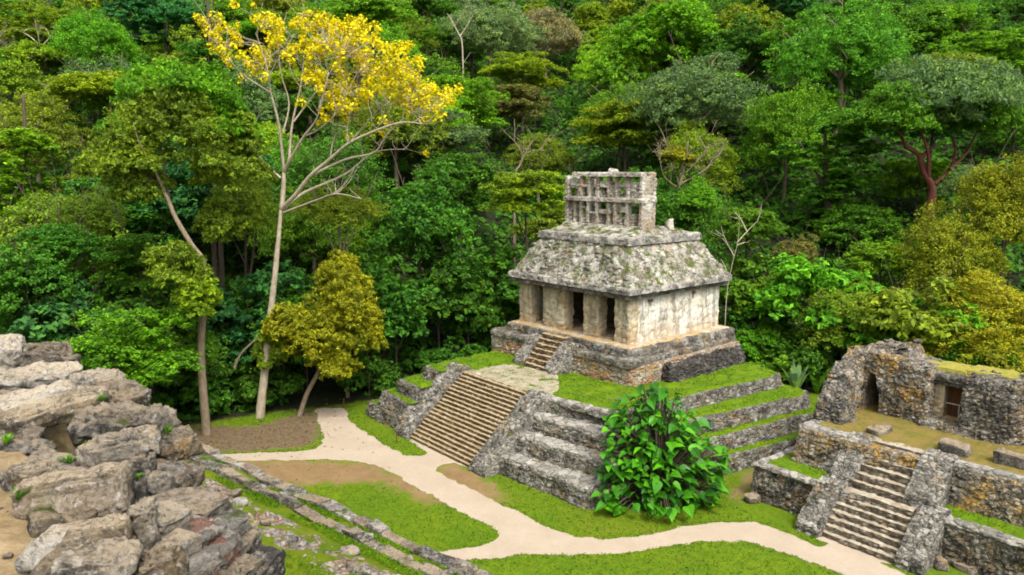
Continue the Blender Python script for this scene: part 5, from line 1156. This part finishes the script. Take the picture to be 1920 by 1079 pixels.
for k, (px, py, lab) in enumerate(((12, 830, 'green leafy weed at the left edge under the big tan slab'), (130, 868, 'green weed tucked between the large tan block and the wedge boulder'), (190, 752, 'bright tuft of grass on the edge beside the low grey boulder'), (312, 812, 'small tuft of grass beside the brownish end boulder'), (258, 895, 'tiny green sprout on the upright dark stone'), (35, 935, 'dark grassy tuft at the left end of the large tan block'))):
    d = ray(px, py).normalized(); hit, b, *_r = SC.ray_cast(DG, Vector((0, 0, CAM_H)), d)
    if hit: blade_plant('weed', lab, 'weed', px, py, b, 45, .11 if k != 4 else .06, .012, 40+k, 'bright' if k in (2, 0) else 'mid', GW, .9)
# grass blades on the near terraces of the mound: nobody could count them
rng = np.random.default_rng(9); C = []
for lo, hi, num in ((-.6, -.15, 9000), (-1.25, -.92, 6000), (-7.5, -2.4, 22000), (.1, 1.2, 5000)):
    t = rng.uniform(-5, 15, num); d = rng.uniform(lo, hi, num)
    for a, b in zip(t, d):
        p = along(a, b)
        if vnoise((p.x, p.y, 2), .8, 3) > -.18: C.append((p.x, p.y, zcourse(b)+.06))
C = np.array(C); n = len(C); N = np.concatenate([rng.normal(size=(n, 2)), rng.normal(size=(n, 1))*.35], 1)
me = leaf_mesh('grass', C, N, rng.uniform(.025, .055, n), rng, .3); me.materials.append(M_grassb); o = bpy.data.objects.new('grass', me); link(o); o.color = (.105, .205, .006, 1)
tag(o, 'short bright grass growing between the stone courses of the mound', 'grass', kind='stuff')

# undergrowth that carpets the hillside between the trees: one mass
rng = np.random.default_rng(17); num = 150000
yy = 44+(rng.random(num)**1.25)*215; xx = rng.uniform(-.74, .74, num)*(yy+8); C = []; S = []; sh = []
for a, b, r1, r2 in zip(xx, yy, rng.random(num), rng.random(num)):
    e = b-edge_y(a)
    if e < 1.2 or (e < 9 and -17 < a < -11.5): continue
    k = vnoise((a, b, 4), .22, 2); top = max(.25, .9+2.6*k+.6*vnoise((a, b, 8), .8, 1))*min(1, e/5)
    C.append((a, b, hgt(a, b)+top*(.45+.55*r1))); S.append((.2+.0022*b)*(.7+.6*r2)); sh.append(min(1, max(0, .45+.5*k+.3*(r2-.5))))
C = np.array(C); S = np.array(S); n = len(C); N = rng.normal(size=(n, 3))*.55+np.array([0, -.25, .8])
me = leaf_mesh('undergrowth', C, N, S, rng, .55, shade=np.array(sh)); me.materials.append(M_leaf); o = bpy.data.objects.new('undergrowth', me); link(o); o.color = (.07, .19, .014, 1)
tag(o, 'dense low green undergrowth covering the wooded hillside between the trees', 'undergrowth', kind='stuff')

# lawn blades and fallen leaves: uncountable
pathp = [(p.x, p.y) for p in pp]; num = 170000; gx = rng.uniform(-24, 26, num); gy = 22+rng.random(num)*40
pd_ = pdist(gx, gy, pathp[::3]); A2 = np.array([(a-A0.x)*UX+(b-A0.y)*UY for a, b in zip(gx, gy)]); B2 = np.array([(a-A0.x)*VX+(b-A0.y)*VY for a, b in zip(gx, gy)])
free = (pd_ < .05) & ~((A2 > -9) & (A2 < 15.2) & (B2 > -10.4)) & ~((A2 < -11) & (B2 > -4)) & (gy < np.interp(gx, [e[0] for e in EDGE], [e[1] for e in EDGE])-.5)
bare_ = np.max([pdist(gx, gy, poly_px(p_)) for p_ in tan+soil], axis=0)
free &= (bare_ < -.3) | (rng.random(num) < .06); free &= (rng.random(num) < .55) | (pd_ > -.35)
gx, gy = gx[free], gy[free]; n = len(gx); C = np.stack([gx, gy, np.full(n, .035)], 1); N = np.concatenate([rng.normal(size=(n, 2)), rng.normal(size=(n, 1))*.6], 1)
me = leaf_mesh('lawn_grass', C, N, rng.uniform(.035, .085, n), rng, .35); me.materials.append(M_grassb); o = bpy.data.objects.new('lawn_grass', me); link(o); o.color = (.105, .205, .006, 1)
tag(o, 'short green lawn grass covering the clearing around the gravel paths', 'grass', kind='stuff')
num = 5200; gx = rng.uniform(-24, 0, num); gy = 42+rng.random(num)*17; k_ = (pdist(gx, gy, poly_px(soil[0]))+rng.normal(size=num)*.8 > -.3) | (rng.random(num) < .05)
k_ &= gy < np.interp(gx, [e[0] for e in EDGE], [e[1] for e in EDGE])+3
gx, gy = gx[k_], gy[k_]; n = len(gx); C = np.stack([gx, gy, np.full(n, .045)], 1); N = np.concatenate([rng.normal(size=(n, 2))*.4, np.ones((n, 1))], 1)
me = leaf_mesh('leaf_litter', C, N, rng.uniform(.05, .11, n), rng, .5); me.materials.append(M_grassb); o = bpy.data.objects.new('leaf_litter', me); link(o); o.color = (.20, .14, .07, 1)
tag(o, 'brown fallen leaves scattered on the bare soil under the pale trunks', 'fallen leaves', kind='stuff')

# turf blades on every grassed terrace tread
C = []; bpy.context.view_layer.update(); DG = bpy.context.evaluated_depsgraph_get(); rr_ = random.Random(2)
for o in [o for o in bpy.data.objects if o.name.split('.')[0] == 'grass_strip']:
    off = wloc(o); me = o.data; me.calc_loop_triangles()
    for tr in me.loop_triangles:
        if tr.normal.z < .6: continue
        a, b, c = (me.vertices[i].co for i in tr.vertices); k = tr.area*75; k = int(k)+(rr_.random() < k-int(k))
        for _ in range(k):
            u_, v_ = rr_.random(), rr_.random()
            if u_+v_ > 1: u_, v_ = 1-u_, 1-v_
            p = a+(b-a)*u_+(c-a)*v_+off
            if vnoise((p.x, p.y, 6), .9, 3) > -.3 and not SC.ray_cast(DG, p+Vector((0, 0, .12)), Vector((0, 0, 1)), distance=1.2)[0]: C.append((p.x, p.y, p.z+.03))
C = np.array(C); n = len(C); N = np.concatenate([rng.normal(size=(n, 2)), rng.normal(size=(n, 1))*.6], 1)
me = leaf_mesh('terrace_grass', C, N, rng.uniform(.035, .085, n), rng, .35); me.materials.append(M_grassb); o = bpy.data.objects.new('terrace_grass', me); link(o); o.color = (.105, .205, .006, 1)
tag(o, 'short turf growing on the treads of the stone terraces', 'grass', kind='stuff')
